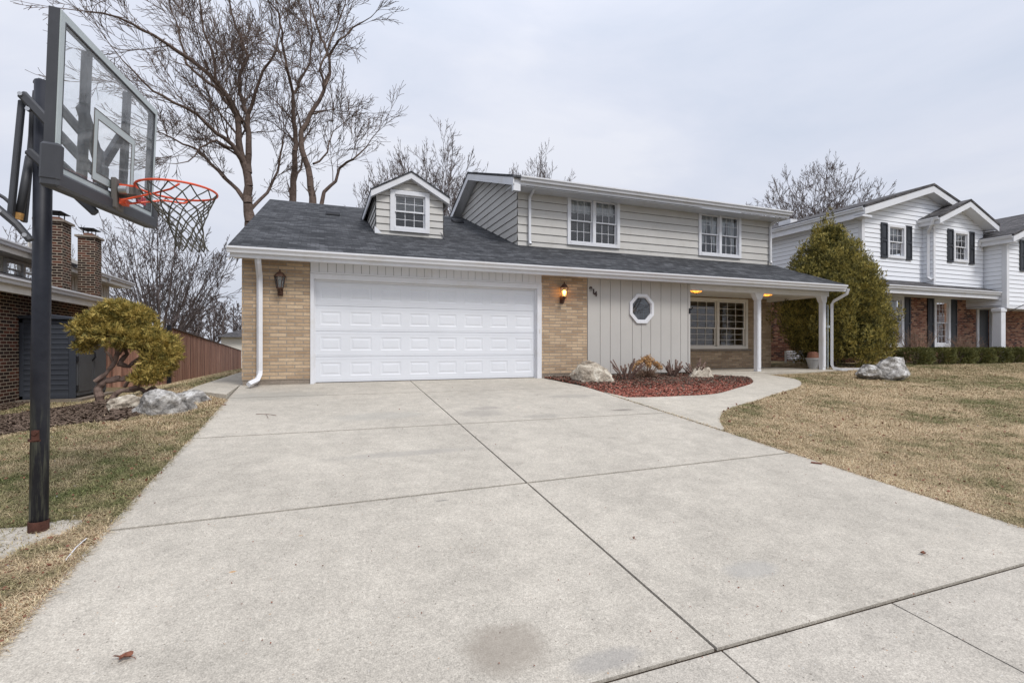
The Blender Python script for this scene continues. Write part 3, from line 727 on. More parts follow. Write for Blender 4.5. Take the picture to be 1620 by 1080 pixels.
# downspouts
downspout(H,[(-1.07,10.40,3.36),(-1.07,10.42,3.26),(-1.07,10.66,3.04),(-1.07,10.69,2.98),(-1.07,10.69,1.22),(-1.07,10.66,1.14),(-1.10,10.55,1.04),(-1.22,10.36,.98)],w=.055)
p=at(838,295,Y=12.86);downspout(H,[(p.x,12.46,6.12),(p.x,12.5,6.04),(p.x,12.84,5.86),(p.x,12.86,5.78),(p.x,12.86,4.62),(p.x,12.80,4.53)],w=.045)
downspout(H,[(14.58,12.42,6.12),(14.58,12.46,6.05),(14.52,12.84,5.86),(14.52,12.86,5.8),(14.52,12.86,4.62),(14.48,12.80,4.53)],w=.045)
downspout(H,[(14.72,10.28,3.40),(14.72,10.32,3.26),(14.64,10.68,3.06),(14.62,10.72,2.98),(14.62,10.72,1.12),(14.64,10.68,1.02),(14.8,10.55,.985),(15.5,10.35,.985)],w=.05)
m=MB().tube([(14.50,10.76,2.95),(14.50,10.76,1.0)],.012,6);m.box(14.48,14.52,10.72,10.78,2.25,2.32);m.build('conduit',M['lgrey'],H)
# house number
def digits(txt,size):
    cu=bpy.data.curves.new('d',type='FONT');cu.body=txt;cu.size=size;cu.extrude=.008;cu.offset=.006
    ob=bpy.data.objects.new('d',cu);COL.objects.link(ob)
    dg=bpy.context.evaluated_depsgraph_get();me=bpy.data.meshes.new_from_object(ob.evaluated_get(dg))
    bpy.data.objects.remove(ob);return me
hn=thing('house_number','dark bronze house number 914 stepping down the grey panelling','house number',(6.27,YW-.02,2.95))
for ch,X,Z in(('9',6.165,3.03),('1',6.245,2.975),('4',6.30,2.92)):
    me=digits(ch,.165);me.materials.clear();me.materials.append(M['num'])
    o=bpy.data.objects.new('digit',me);COL.objects.link(o);o.parent=hn;o.rotation_euler=(R(90),0,0)
    o.location=(X-6.27,-.009,Z-2.95)
# lanterns
def lantern(X,label,lit,Z=2.94,dyy=0):
    t=thing('wall_lantern',label,'wall lamp',(X,YW,Z),'wall lanterns beside the garage door')
    c=(X,YW-.15,Z)
    m=MB();m.lathe([(.12,.085),(.10,.11),(.055,.165),(.02,.185),(.012,.20),(.018,.215),(.004,.235)],c,6);m.build('lantern_roof',M['bronze'],t)
    m=MB();m.lathe([(.058,-.125),(.095,.083)],c,6);m.build('glass',M['lampg'],t)
    m=MB()
    for k in range(6):
        a=2*math.pi*k/6;m.tube([(c[0]+.06*math.cos(a),c[1]+.06*math.sin(a),Z-.125),(c[0]+.098*math.cos(a),c[1]+.098*math.sin(a),Z+.085)],.006,4)
    m.lathe([(.03,-.165),(.065,-.14),(.066,-.125)],c,6);m.build('frame',M['bronze'],t)
    m=MB();m.tube([(X,YW-.15,Z-.15),(X,YW-.14,Z-.19),(X,YW-.08,Z-.205),(X,YW-.02,Z-.17)],.022,8)
    m.box(X-.05,X+.05,YW-.03,YW,Z-.27,Z-.10);m.lathe([(.03,-.245),(.035,-.19),(.02,-.175)],(X,YW-.09,Z),8);m.build('bracket',M['bronze'],t)
    m=MB();m.lathe([(.008,-.10),(.02,-.07),(.034,-.02),(.03,.02),(.01,.04)],c,10);m.build('bulb',M['bulb' if lit else 'lampg'],t,smooth=True)
    return t
lantern(-.71,'unlit bronze carriage lantern on the brick left of the garage door',False)
lantern(5.42,'lit bronze carriage lantern glowing on the brick right of the garage door',True,2.98)
def ceil_light(X,Y,label):
    t=thing('ceiling_light',label,'ceiling lamp',(X,Y,3.3),'lit flush lamps on the porch ceiling')
    m=MB();m.lathe([(.17,-.03),(.165,-.06),(.13,-.10),(.06,-.125),(.01,-.13)],(X,Y,3.3),18);m.build('shade',M['amber'],t,smooth=True)
    m=MB();m.lathe([(.06,0),(.19,-.015),(.185,-.035),(.17,-.035)],(X,Y,3.3),18)
    for k in range(4):
        a=math.pi*k/4;pts=[(X+r*math.cos(a),Y+r*math.sin(a),3.3+z-.004) for r,z in((-.172,-.06),(-.134,-.102),(-.06,-.13),(.06,-.13),(.134,-.102),(.172,-.06))];m.tube(pts,.006,4)
    m.lathe([(.012,-.125),(.012,-.15),(.004,-.16)],(X,Y,3.3),8);m.tube([(X+.171*math.cos(2*math.pi*k/16),Y+.171*math.sin(2*math.pi*k/16),3.24) for k in range(16)],.007,4,closed=True)
    m.build('metal_cage',M['bronze'],t)
ceil_light(9.80,11.13,'lit amber caged lamp under the porch ceiling beside the grey panelled wall')
ceil_light(12.42,11.13,'lit amber caged lamp under the porch ceiling right of the middle post')
# ================================================================ RIGHT NEIGHBOUR
def merge(m,m2):
    b=len(m.v);m.v+=m2.v;m.f+=[tuple(b+i for i in f) for f in m2.f];m.m+=m2.m
NH=thing('neighbour_house','white clapboard two storey house with red brick base and black shutters','house',(23,18,1.0))
NY=12.4;NX0=18.45;NX1=25.4;NXC=21.95
nz=lambda d:6.72-.0+d*.31     # roof height d metres in from the eave edge
m=MB()
lw=[(19.95,21.17,1.66,3.62),(23.05,24.10,1.66,3.62),(25.95,27.1,1.05,3.4)]
wall(m,NX0,30.5,1.0,3.9,NY+.25,lw,.16)
m.box(NX0,NX0+.16,NY+.41,24,1.0,3.9);m.box(30.3,30.5,NY+.41,24,1,3.9)
m.build('brick_wall',M['rbrick'],NH)
m=MB();m.box(NX0+.01,30.5,NY+.26,NY+.4,.5,1.0);m.box(NX0+.012,NX0+.15,NY+.41,24,.5,1.0);m.build('foundation',M['found'],NH)
# side and front clapboards
m=MB()
ux=[(20.1,20.98,5.02,6.25)]
tri=lambda z:(NX0 if z<6.72 else NX0+(z-6.72)/.31,99 if z<6.72 else (2*NXC-NX0)-(z-6.72)/.31)
siding(m,NX0,NX1,3.9,7.9,NY,.17,4.0,[(19.85,20.83,5.04,6.23)],lim=tri,proud=.02)
m2=MB(FL(NX0));siding(m2,-24,-NY,3.9,6.72,0,.17,4.0,proud=.02);merge(m,m2)
wall(m,NX0+.02,NX1,3.6,6.7,NY+.01,[(19.85,20.83,5.04,6.23)],.1);m.box(NX0+.02,NX0+.12,NY+.1,24,3.7,6.7)
# bay
BX0,BX1,BY=21.95,25.15,12.05;BC=(BX0+BX1)/2
bl=[(23.17,24.13,5.0,6.22)];bh=[(23.19,24.11,5.02,6.20)]
btri=lambda z:(BX0 if z<6.62 else BX0+(z-6.62)/.42,99 if z<6.62 else BX1-(z-6.62)/.42)
siding(m,BX0,BX1,4.05,7.3,BY,.17,4.0,bh,lim=btri,proud=.02)
m2=MB(FL(BX0));siding(m2,-NY,-BY,4.0,6.65,0,.17,4.0,proud=.02);merge(m,m2)
m2=MB(FX(BX1));siding(m2,BY,NY+.2,4.0,6.65,0,.17,4.0,proud=.02);merge(m,m2)
wall(m,BX0+.02,BX1-.02,4.0,6.6,BY+.01,bh,.08)
# wing over the porch
WX,WY=25.25,11.35
m2=MB(FL(WX));siding(m2,-NY-.3,-WY,3.3,6.1,0,.17,4.0,proud=.02);merge(m,m2)
wtri=lambda z:(WX if z<6.1 else WX+(z-6.1)/.4,32)
siding(m,WX,31,3.3,7.6,WY,.17,4.0,[(26.5,27.6,4.75,5.9)],lim=wtri,proud=.02)
wall(m,WX+.02,31,3.28,6.1,WY+.01,[(26.5,27.6,4.75,5.9)],.1);m.box(WX+.02,31,WY+.11,NY+.25,3.25,3.3)
m.build('siding',[M['wsiding'],M['lapshade_w']],NH,recalc=False)
def cb(*bs):
    m=MB()
    for b in bs: m.box(*b)
    m.build('corner_board',M['white'],NH)
cb((NX0-.02,NX0+.12,NY-.035,NY-.0,3.9,6.6),(NX0-.035,NX0-.021,NY-.035,NY+.1,3.9,6.6))
cb((BX0-.02,BX0+.09,BY-.035,BY,4.0,6.5));cb((WX-.03,WX+.13,WY-.04,WY,3.2,6.0),(WX-.04,WX-.031,WY-.04,WY+.12,3.2,6.0))
# roofs
m=MB();t=.08;ov=.4
for s in(-1,1):
    xe=NXC+s*(NXC-NX0+ov);ze=6.72-ov*.31
    m.prism([(xe,ze+.12),(NXC,nz(3.5)+.12),(NXC,nz(3.5)+.03),(xe,ze+.03)],'y',NY-.4,24.4)
for s in(-1,1):
    xe=BC+s*(1.6+.32);zb=6.62-.32*.42
    m.prism([(xe,zb+.1),(BC,6.62+1.6*.42+.1),(BC,6.62+1.6*.42+.02),(xe,zb+.02)],'y',BY-.42,14.5)
m.prism([(WX-.35,6.02),(29,7.52),(29,7.44),(WX-.35,5.94)],'y',WY-.4,20)
m.prism([(BY-.55,3.86),(NY+.25,4.28),(NY+.25,4.2),(BY-.55,3.78)],'x',NX0-.05,WX-.005)
m.build('roof',M['roof2'],NH)
m=MB()
for s in(-1,1):
    xe=NXC+s*(NXC-NX0+ov-.02);ze=6.72-ov*.31
    m.prism([(xe,ze+.02),(NXC,nz(3.5)+.02),(NXC,nz(3.5)-.22),(xe,ze-.22)],'y',NY-.38,NY-.35)
    m.prism([(xe,ze-.2),(NXC,nz(3.5)-.2),(NXC,nz(3.5)-.18),(xe,ze-.18)],'y',NY-.35,NY-.0)
for s in(-1,1):
    xe=BC+s*(1.6+.30);zb=6.62-.32*.42
    m.prism([(xe,zb+.02),(BC,7.29),(BC,7.08),(xe,zb-.2)],'y',BY-.40,BY-.37)
    m.prism([(xe,zb-.2),(BC,7.08),(BC,7.10),(xe,zb-.18)],'y',BY-.37,BY-.02)
m.prism([(WX-.33,5.93),(29,7.43),(29,7.2),(WX-.33,5.70)],'y',WY-.38,WY-.35)
m.box(NX0-.38,NX0-.35,NY-.35,24.3,6.30,6.58);m.box(NX0-.35,NX0,NY-.35,24.3,6.36,6.38)
m.box(NX0-.5,NX0-.0,NY-.375,NY-.0,6.30,6.36)
m.box(BX0-.28,BX0,BY-.36,NY,6.30,6.33);m.box(WX-.31,WX,WY-.34,NY,5.72,5.75);m.box(BX0-.3,BX0-.28,BY-.36,NY,6.3,6.5);m.box(WX-.33,WX-.31,WY-.34,NY,5.7,5.9)
m.box(BX1+.0,BX1+.3,BY-.36,BY+.8,6.30,6.33);m.box(BX1+.28,BX1+.3,BY-.36,BY+.8,6.3,6.5)
m.box(NX0-.04,WX,BY-.5,BY-.47,3.56,3.77);m.box(NX0-.04,WX,BY-.47,NY+.25,3.62,3.64)
m.box(WX,31,WY-.02,WY+.2,3.18,3.299)
m.build('fascia',M['white'],NH)
m=MB();gutter(m,NX0-.05,WX-.01,BY-.503,3.84,-1,.11,.12);m.build('gutter',M['white'],NH)
m=MB(FL(NX0-.38));gutter(m,-24.3,-NY+.36,-.003,6.66,-1,.11,.13);m.build('gutter',M['white'],NH)
m=MB(FL(BX0-.303));gutter(m,-NY,-BY+.38,0,6.54,-1,.11,.11);m.build('gutter',M['white'],NH)
m=MB(FL(WX-.333));gutter(m,-NY,-WY+.36,0,5.98,-1,.11,.11);m.build('gutter',M['white'],NH)
downspout(NH,[(BX0-.37,BY-.2,6.46),(BX0-.35,BY-.15,6.3),(BX0-.12,BY+.1,6.1),(BX0-.07,BY+.12,6.0),(BX0-.07,BY+.12,4.35),(BX0-.07,BY-.02,4.24)],w=.06)
downspout(NH,[(WX-.40,NY-.4,5.9),(WX-.38,NY-.35,5.75),(WX-.12,NY-.2,5.55),(WX-.07,NY-.18,5.45),(WX-.07,NY-.18,4.4),(WX-.07,NY-.35,4.28)],w=.06)
m=MB();m.box(NX0+.55,NX0+.95,15.8,16.4,6.6,7.2);m.build('roof_vent',M['white'],NH)
window(NH,19.83,20.85,5.0,6.26,NY-.02,1,3,(2,2),.1,'white',None,1)
window(NH,23.17,24.13,5.0,6.22,BY-.02,1,3,(2,2),.1,'white',None,1)
window(NH,26.48,27.62,4.73,5.92,WY-.02,1,3,(2,2),.1,'white',None,1)
window(NH,*lw[0],NY+.23,1,3,(3,3),.14,'white',None,1);window(NH,*lw[1],NY+.23,1,3,(3,3),.14,'white',None,0)
m=MB();x0,x1,z0,z1=lw[2];m.box(x0-.02,x0+.12,NY+.2,NY+.3,1.0,3.4);m.box(x1-.12,x1+.02,NY+.2,NY+.3,1.0,3.4);m.box(x0+.12,x1-.12,NY+.2,NY+.3,3.26,3.4);m.build('door_frame',M['white'],NH)
m=MB();m.box(x0+.12,x1-.12,NY+.33,NY+.37,1.0,3.26);m.build('front_door',M['shutter'],NH)
def shutter(x0,x1,z0,z1,y):
    m=MB();m.box(x0,x0+.05,y-.04,y,z0,z1);m.box(x1-.05,x1,y-.04,y,z0,z1)
    zm=(z0+z1)/2
    for a,b in((z0,z0+.07),(zm-.035,zm+.035),(z1-.07,z1)): m.box(x0+.05,x1-.05,y-.04,y,a,b)
    for a,b in((z0+.07,zm-.035),(zm+.035,z1-.07)):
        m.box(x0+.05,x1-.05,y-.015,y,a,b);m.box(x0+.085,x1-.085,y-.03,y-.015,a+.05,b-.05)
    m.build('shutter',M['shutter'],NH)
for a in((19.46,19.80,4.98,6.29,NY-.02),(20.88,21.22,4.98,6.29,NY-.02),(22.79,23.13,4.96,6.26,BY-.02),(24.17,24.51,4.96,6.26,BY-.02),(26.13,26.45,4.7,5.95,WY-.02)): shutter(*a)
for a in((21.2,21.58,1.55,3.6,NY+.24),(22.65,23.02,1.55,3.62,NY+.24),(24.13,24.55,1.55,3.62,NY+.24)): shutter(*a)
m=MB();m.box(WX+.02-.3,WX+.2-.3+.12,WY+.02,WY+.3,1.05,3.2);m.box(WX-.33,WX+.07,WY-.0,WY+.33,3.05,3.179);m.box(WX-.33,WX+.07,WY-.0,WY+.33,1.0,1.1);m.build('porch_post',M['white'],NH,bevel=.01)
m=MB().box(24.2,31,WY-.3,NY+.25,.8,1.06);m.build('porch_floor',M['walk'],NH)
m=MB();m.tube([(WX+.13,WY-.02,3.05),(WX+.9,WY-.9,3.75)],.013,6);m.build('flagpole',M['black'],NH)
t=thing('pendant_lamp','lit amber lamp inside the white neighbouring house, seen through its lower window','lamp',(23.6,13.3,3.13))
m=MB();m.lathe([(.14,-.06),(.30,-.04),(.30,.05),(.05,.09)],(23.6,13.3,3.08),14);m.build('lamp_shade',M['amber'],t);m=MB();m.tube([(23.6,13.3,3.17),(23.6,13.3,3.9)],.01,6);m.build('lamp_rod',M['bronze'],t)
# ================================================================ LEFT NEIGHBOUR
LH=thing('brick_house','dark brown brick house with white gutters and two tall brick chimneys','house',(-8,15,.5))
LXW=-6.1
m=MB();m.box(LXW-.2,LXW,6.0,17.5,.0,2.86);m.box(-7.0,LXW-.01,17.3,17.5,0,2.86);m.box(-7.2,-7.0,17.3,24,0,3.4)
m.build('brick_wall',M['dbrick'],LH)
m=MB();m.prism([(-5.62,3.0),(-7.9,3.68),(-7.9,3.6),(-5.62,2.93)],'y',5.6,18.0)
m.prism([(-7.05,4.24),(-11,5.4),(-11,5.3),(-7.05,4.16)],'y',12,24.4)
m.build('roof',M['roof2'],LH)
m=MB();m.box(-5.68,-5.65,5.6,18.0,2.74,2.92);m.box(LXW,-5.68,5.6,18,2.80,2.82);m.prism([(-5.65,2.92),(-7.9,3.6),(-7.9,3.4),(-5.65,2.74)],'y',17.97,18.0)
m.box(-7.13,-7.10,12,24.4,3.98,4.16);m.box(-7.7,-7.13,12,24.4,4.02,4.04);m.prism([(-7.1,4.16),(-9.5,4.86),(-9.5,4.66),(-7.1,3.98)],'y',24.37,24.4)
for y in(17.3,19.35): m.prism([(y,4.26),(y+.9,4.28),(y+.9,4.44),(y,4.5)],'x',-7.35,-7.32)
m.build('fascia',M['cream'],LH)
m=MB(FX(-5.647));gutter(m,5.6,18.05,0,3.02,-1,.12,.12);m.build('gutter',M['white'],LH)
m=MB(FX(-7.097));gutter(m,12,16.75,0,4.24,-1,.12,.12);gutter(m,17.3,18.8,0,4.24,-1,.12,.12);gutter(m,19.35,24.5,0,4.24,-1,.12,.12);m.build('gutter',M['white'],LH)
UW=[(16.85,18.75,3.5,3.98)]
m=MB(FX(-7.7))
uwh=[(15.6,16.7,3.62,3.97)]
for a,b,c,d in grid_cells(12,24,3.3,4.03,[(16.97,18.68,3.52,3.98)]): m.box(a,b,0,.1,c,d)
k=12.0
while k<24:
    if not 16.9<k<18.72: m.box(k,k+.03,-.02,0,3.3,4.02)
    k+=.22
m.build('vertical_siding',M['cream'],LH)
window(LH,16.95,18.7,3.50,4.0,-.03,2,1,(1,1),.05,'white',FX(-7.7),0)
def chimney(x0,x1,y0,y1,label=None):
    m=MB();m.box(x0,x1,y0,y1,2.6,5.0);c=m.build('chimney',M['dbrick'],LH)
    m=MB();m.box(x0-.06,x1+.06,y0-.06,y1+.06,5.0,5.06);m.build('chimney_crown',M['found'],c)
    m=MB();m.box(x0+.1,x1-.1,y0+.1,y1-.1,5.06,5.15);m.build('flue',M['terra'],c)
    m=MB();m.box(x0+.02,x1-.02,y0-.02,y1+.02,5.27,5.29)
    for a in(x0+.1,x1-.12):
        for b in(y0+.1,y1-.12): m.box(a,a+.02,b,b+.02,5.15,5.27)
    m.build('chimney_cap',M['black'],c)
chimney(-6.95,-6.4,16.75,17.28);chimney(-6.82,-6.4,18.82,19.33)
downspout(LH,[(-7.04,14.9,4.14),(-7.06,14.95,4.05),(-7.5,15.0,3.9),(-7.62,15.0,3.8),(-7.62,15.0,3.45)],w=.05)
downspout(LH,[(-7.04,22.0,4.14),(-7.06,22,4.05),(-7.5,21.9,3.95),(-7.64,21.9,3.88),(-7.64,21.9,3.3)],w=.05)
# ---------------------------------------------------------------- shed
SH=thing('storage_shed','dark grey plastic garden shed against the brown brick wall','shed',(-5.6,14.8,.5))
sx0,sx1,sy0,sy1,sz0,sz1=-6.09,-5.1,13.98,15.7,.52,2.28
m=MB();m.box(sx0,sx1-.02,sy0+.02,sy1,sz0,sz1)
m.box(sx0,sx0+.07,sy0,sy0+.05,sz0,sz1);m.box(sx1-.13,sx1,sy0-.01,sy0+.05,sz0,sz1);m.box(sx0,sx1,sy0,sy0+.05,sz0,sz0+.08);m.box(sx0,sx1,sy0,sy0+.05,sz1-.09,sz1)
m.build('shed_wall',M['shed'],SH,bevel=.008)
m=MB();n=14;a=sz0+.08;b=sz1-.09;hh=(b-a)/n
for i in range(n):
    m.prism([(sy0+.010,a+hh*i+.004),(sy0+.032,a+hh*(i+1)-.002),(sy0+.05,a+hh*(i+1)-.002),(sy0+.05,a+hh*i+.004)],'x',sx0+.07,sx1-.13)
m.build('louvre_panel',M['shed'],SH)
for y0,y1 in((sy0+.06,sy0+.86),(sy0+.87,sy1-.04)):
    m=MB();m.box(sx1-.02,sx1+.012,y0,y1,sz0+.05,sz1-.08);m.box(sx1+.012,sx1+.02,y0+.07,y1-.07,sz0+.13,sz1-.35);m.build('shed_door',M['shed2'],SH,bevel=.006)
m=MB();m.tube([(sx1+.01,sy0+.82,1.58),(sx1+.07,sy0+.82,1.54),(sx1+.08,sy0+.82,1.42),(sx1+.01,sy0+.84,1.34)],.018,6);m.build('handle',M['black'],SH)
for z in(.75,1.4,2.05):
    m=MB().box(sx1,sx1+.03,sy0+.01,sy0+.07,z-.06,z+.06);m.build('hinge',M['black'],SH)
m=MB();m.prism([(sx0,sz1+.002),(sx1+.06,sz1+.002),(sx1+.06,sz1+.04),((sx0+sx1)/2,sz1+.12),(sx0,sz1+.06)],'y',sy0-.06,sy1+.06);m.build('shed_roof',M['shed'],SH,bevel=.01)
m=MB().box(sx0-.05,sx1+.15,sy0-.12,sy1+.1,.25,.515);struct(m.build('shed_pad',M['found']))
# ---------------------------------------------------------------- fence
FE=thing('wood_fence','red brown vertical board privacy fence running back beside the lawn','fence',(-4.6,26,.2))
def frun(m,p,q,top0,top1,bw=.142):
    p=Vector(p);q=Vector(q);n=int((q-p).length/bw);d=(q-p).normalized();s=Vector((-d.y,d.x,0))
    for i in range(n):
        a=p+(q-p)*(i/n);b=p+(q-p)*((i+1)/n)-d*.006;t=top0+(top1-top0)*i/n;g=zg(a.x,a.y)-.0
        j=rnd.uniform(-.006,.006);o=s*(.012+j)
        m.add([a-o+Vector((0,0,g)),b-o+Vector((0,0,g)),b+o+Vector((0,0,g)),a+o+Vector((0,0,g)),a-o+Vector((0,0,t)),b-o+Vector((0,0,t)),b+o+Vector((0,0,t)),a+o+Vector((0,0,t))],
          [(0,3,2,1),(4,5,6,7),(0,1,5,4),(1,2,6,5),(2,3,7,6),(3,0,4,7)])
m=MB();frun(m,(-4.4,18.7,0),(-5.7,44,0),2.26,1.34);m.build('fence_board',M['fence'],FE)
m=MB();frun(m,(-7.0,18.6,0),(-4.45,18.6,0),2.22,2.22);m.build('return_panel',M['fence'],FE)
m=MB();m.bar((-4.4,18.7,2.28),(-5.7,44,1.36),.09,.03);m.bar((-7.0,18.6,2.24),(-4.42,18.6,2.24),.09,.03);m.build('cap_rail',M['bark2'],FE)
m=MB()
m.box(-4.46,-4.36,18.5,18.62,.3,2.35)
m.build('post',M['black'],FE)
# ---------------------------------------------------------------- far house
FH=thing('distant_house','pale house with grey hipped roof far behind the fence','house',(-3,50,-.6))
hx0=at(341,540,Y=47).x;zt=at(345,533,Y=47).z;zr=at(360,510,Y=51).z
m=MB().box(hx0+.4,hx0+14,47,55,-1.2,zt+.02);m.build('wall',M['cream'],FH)
m=MB();m.add([(hx0,46.5,zt),(hx0+14.5,46.5,zt),(hx0+14.5,55.5,zt),(hx0,55.5,zt),(hx0+3.2,51,zr),(hx0+11,51,zr)],[(0,1,5,4),(1,2,5),(2,3,4,5),(3,0,4),(3,2,1,0)]);m.build('roof',M['roof2'],FH)
# ================================================================ BASKETBALL HOOP
BH=thing('basketball_hoop','black in-ground basketball hoop with clear backboard and orange rim beside the driveway','basketball hoop',(-1.84,4.47,.36))
m=MB();m.tube([(-1.84,4.47,.3),(-1.825,4.47,1.9),(-1.81,4.47,3.54)],.052,20);m.build('pole',M['pole'],BH,smooth=True)
m=MB();m.tube([(-1.84,4.47,.3),(-1.84,4.47,.46)],.058,20);m.build('base_collar',M['rust'],BH)
m=MB();m.tube([(-1.84,4.47,1.02),(-1.84,4.47,1.035)],.056,20);m.tube([(-1.835,4.415,1.085),(-1.838,4.40,1.085)],.018,8);m.box(-1.855,-1.815,4.408,4.43,1.03,1.10);m.build('clamp_bolt',M['rust'],BH)
U=Vector((.065,1.465,.105)).normalized();V=Vector((.06,-.07,1)).normalized();Nn=U.cross(V)
if Nn.x<0:Nn=-Nn
O=Vector((-1.445,3.745,2.75));BW,BHh=1.47,.835
BM=Matrix(((U.x,Nn.x,V.x,O.x),(U.y,Nn.y,V.y,O.y),(U.z,Nn.z,V.z,O.z),(0,0,0,1)))
def ringbox(m,x0,x1,z0,z1,w,y0,y1):
    m.box(x0,x0+w,y0,y1,z0,z1);m.box(x1-w,x1,y0,y1,z0,z1);m.box(x0+w,x1-w,y0,y1,z1-w,z1);m.box(x0+w,x1-w,y0,y1,z0,z0+w)
m=MB(BM);qd=[(.002,-.002,.002),(BW-.002,-.002,.002),(BW-.002,-.002,BHh-.002),(.002,-.002,BHh-.002)];m.add(qd,[(0,1,2,3)]);bd=m.build('backboard',M['acry'],BH,recalc=False)
if bd.data.polygons[0].normal.x<0: bd.data.flip_normals()
m=MB(BM);ringbox(m,-.05,BW+.05,-.05,BHh+.05,.05,-.003,.004);m.build('board_border',M['lgrey'],bd)
m=MB(BM);ringbox(m,-.055,BW+.055,-.055,BHh+.055,.04,-.055,-.0035);ringbox(m,-.004,BW+.004,-.004,BHh+.004,.008,-.001,.0055);m.build('board_frame',M['dgrey'],bd)
m=MB(BM);ringbox(m,.40,1.07,.03,.49,.05,.0,.003);m.build('shooter_square',M['lgrey'],bd)
m=MB(BM);ringbox(m,.394,1.076,.024,.496,.006,.0005,.004);ringbox(m,.45,1.02,.08,.44,.006,.0005,.004);m.build('square_outline',M['groove'],bd)
m=MB(BM);m.box(-.08,BW+.08,-.062,.035,-.135,-.04);m.box(-.085,-.02,-.063,.036,-.10,.12);m.box(BW+.02,BW+.085,-.063,.036,-.10,.10);m.build('edge_pad',M['dgrey'],bd,bevel=.015)
m=MB(BM);m.box(.355,.425,-.07,-.03,-.04,BHh);m.box(1.0,1.07,-.07,-.03,-.04,BHh)
m.bar((1.03,-.075,.50),(.72,-.075,.17),.07,.04,(0,1,0));m.bar((.40,-.075,.50),(.72,-.075,.17),.09,.04,(0,1,0));m.box(.66,.79,-.10,-.05,-.05,.19)
m.build('back_support',M['dgrey'],bd,bevel=.006)
# printed lettering on the glass
def textmesh(s,size,mat,parent,Mx,x,z,ext=.0012,yy=.001):
    me=digits(s,size);me.materials.clear();me.materials.append(mat)
    T=Mx@Matrix.Translation((x,yy,z))@Matrix.Rotation(R(90),4,'X')
    me.transform(T)
    root=Vector((0,0,0));p=parent
    while p: root+=p.location;p=p.parent
    me.transform(Matrix.Translation(-root))
    o=bpy.data.objects.new('lettering',me);COL.objects.link(o);o.parent=parent;return o
M['redp']=plain('red_print',(.45,.06,.08),.5)
try:
    textmesh('ELITE',.07,M['redp'],bd,BM,1.17,.035)
    textmesh('C',.12,M['redp'],bd,BM,1.07,.06)
except Exception as e: print('text',e)
for (rr,ff) in(((-1.89,4.36,3.40),(-1.475,4.36,2.90)),((-1.90,4.58,3.60),(-1.475,4.58,3.05))):
    m=MB();m.bar(rr,ff,.03,.062);r=Vector(rr);d=(Vector(ff)-r).normalized()
    m.build('lift_arm',M['dgrey'],BH,bevel=.012)
for (rr,ff) in(((-1.86,4.37,3.02),(-1.475,4.37,2.62)),((-1.86,4.57,3.12),(-1.475,4.57,2.72))):
    m=MB();m.bar(rr,ff,.03,.055);m.build('lift_arm',M['dgrey'],BH,bevel=.012)
for (x,y,z) in((-1.885,4.335,3.385),(-1.845,4.335,3.29),(-1.88,4.555,3.585),(-1.85,4.31,2.43),(-2.02,4.31,2.62),(-1.98,4.31,2.58)):
    m=MB();m.tube([(x,y,z),(x,y+.03,z)],.014,8);m.build('bolt',M['steel'],BH)
m=MB();m.bar((-1.90,4.40,3.36),(-1.96,4.40,2.56),.045,.03,(1,0,0));m.bar((-1.885,4.55,3.5),(-1.955,4.55,2.56),.045,.03,(1,0,0));m.bar((-1.87,4.47,3.42),(-1.885,4.47,2.95),.03,.03,(1,0,0));m.build('actuator_bar',M['dgrey'],BH,bevel=.006)
m=MB();m.tube([(-1.885,4.46,3.0),(-1.93,4.44,2.60)],.024,12);a=m.build('gas_spring',M['dgrey'],BH,smooth=True)
m=MB();m.tube([(-1.93,4.44,2.60),(-1.936,4.44,2.555)],.0245,12);m.build('spring_tip',plain('ochre_tape',(.45,.25,.08),.6,.3,30),a)
m=MB();pts=[(-2.16,4.34,2.74),(-2.06,4.34,2.66),(-1.98,4.34,2.58),(-1.90,4.34,2.50),(-1.83,4.34,2.40)]
m.tube(pts,.03,8,sq=.8);m.build('handle_bracket',M['dgrey'],BH)
m=MB();c=Vector((-2.02,4.42,2.66));m.tube([c+Vector((.07*math.cos(t)*1.0-.02,.02,.055*math.sin(t)-.5*.07*math.cos(t))) for t in [2*math.pi*k/16 for k in range(16)]],.012,6,closed=True);m.build('handle',M['dgrey'],BH,smooth=True)
RC=Vector((-1.01,4.48,2.87));RR=.262
m=MB();m.tube([RC+Vector((RR*math.cos(t),RR*math.sin(t),0)) for t in [2*math.pi*k/40 for k in range(40)]],.0085,8,closed=True)
for s in(-1,1):
    m.tube([(-1.34,4.45+s*.05,2.74),RC+Vector((-.12,s*.10,-.06)),RC+Vector((.0,s*.195,-.045)),RC+Vector((.06,s*.215,-.005))],.0075,8)
m.box(-1.36,-1.26,4.42,4.50,2.850,2.864);m.box(-1.36,-1.32,4.42,4.50,2.72,2.76)
ri=m.build('rim',M['orange'],BH,smooth=True)
for pl in ri.data.polygons:
    if len(pl.vertices)==4 and pl.area>.0008: pl.use_smooth=False
m=MB();m.box(-1.40,-1.365,4.385,4.535,2.68,2.90);m.box(-1.365,-1.25,4.405,4.515,2.785,2.845);m.build('rim_bracket',M['groove'],BH,bevel=.006)
m=MB();m.tube([(-1.35,4.40,2.815),(-1.30,4.395,2.815)],.03,12);m.box(-1.35,-1.29,4.385,4.40,2.79,2.84);m.build('rim_spring',M['steel'],BH)
m=MB();nl=12;rows=9;Hn=.43
prof=[1,.88,.75,.62,.52,.46,.42,.39,.38,.40]
def npt(a,k):
    r=RR*prof[min(k,9)]*(.97 if k else 1);z=-Hn*(k/rows)**.95
    sway=.085*(k/rows)
    wob=.012*math.sin(a*5+k*2.1)*(1 if k else 0)
    return RC+Vector((r*math.cos(a)+sway+wob,r*math.sin(a)+sway*.6-wob,z-.008))
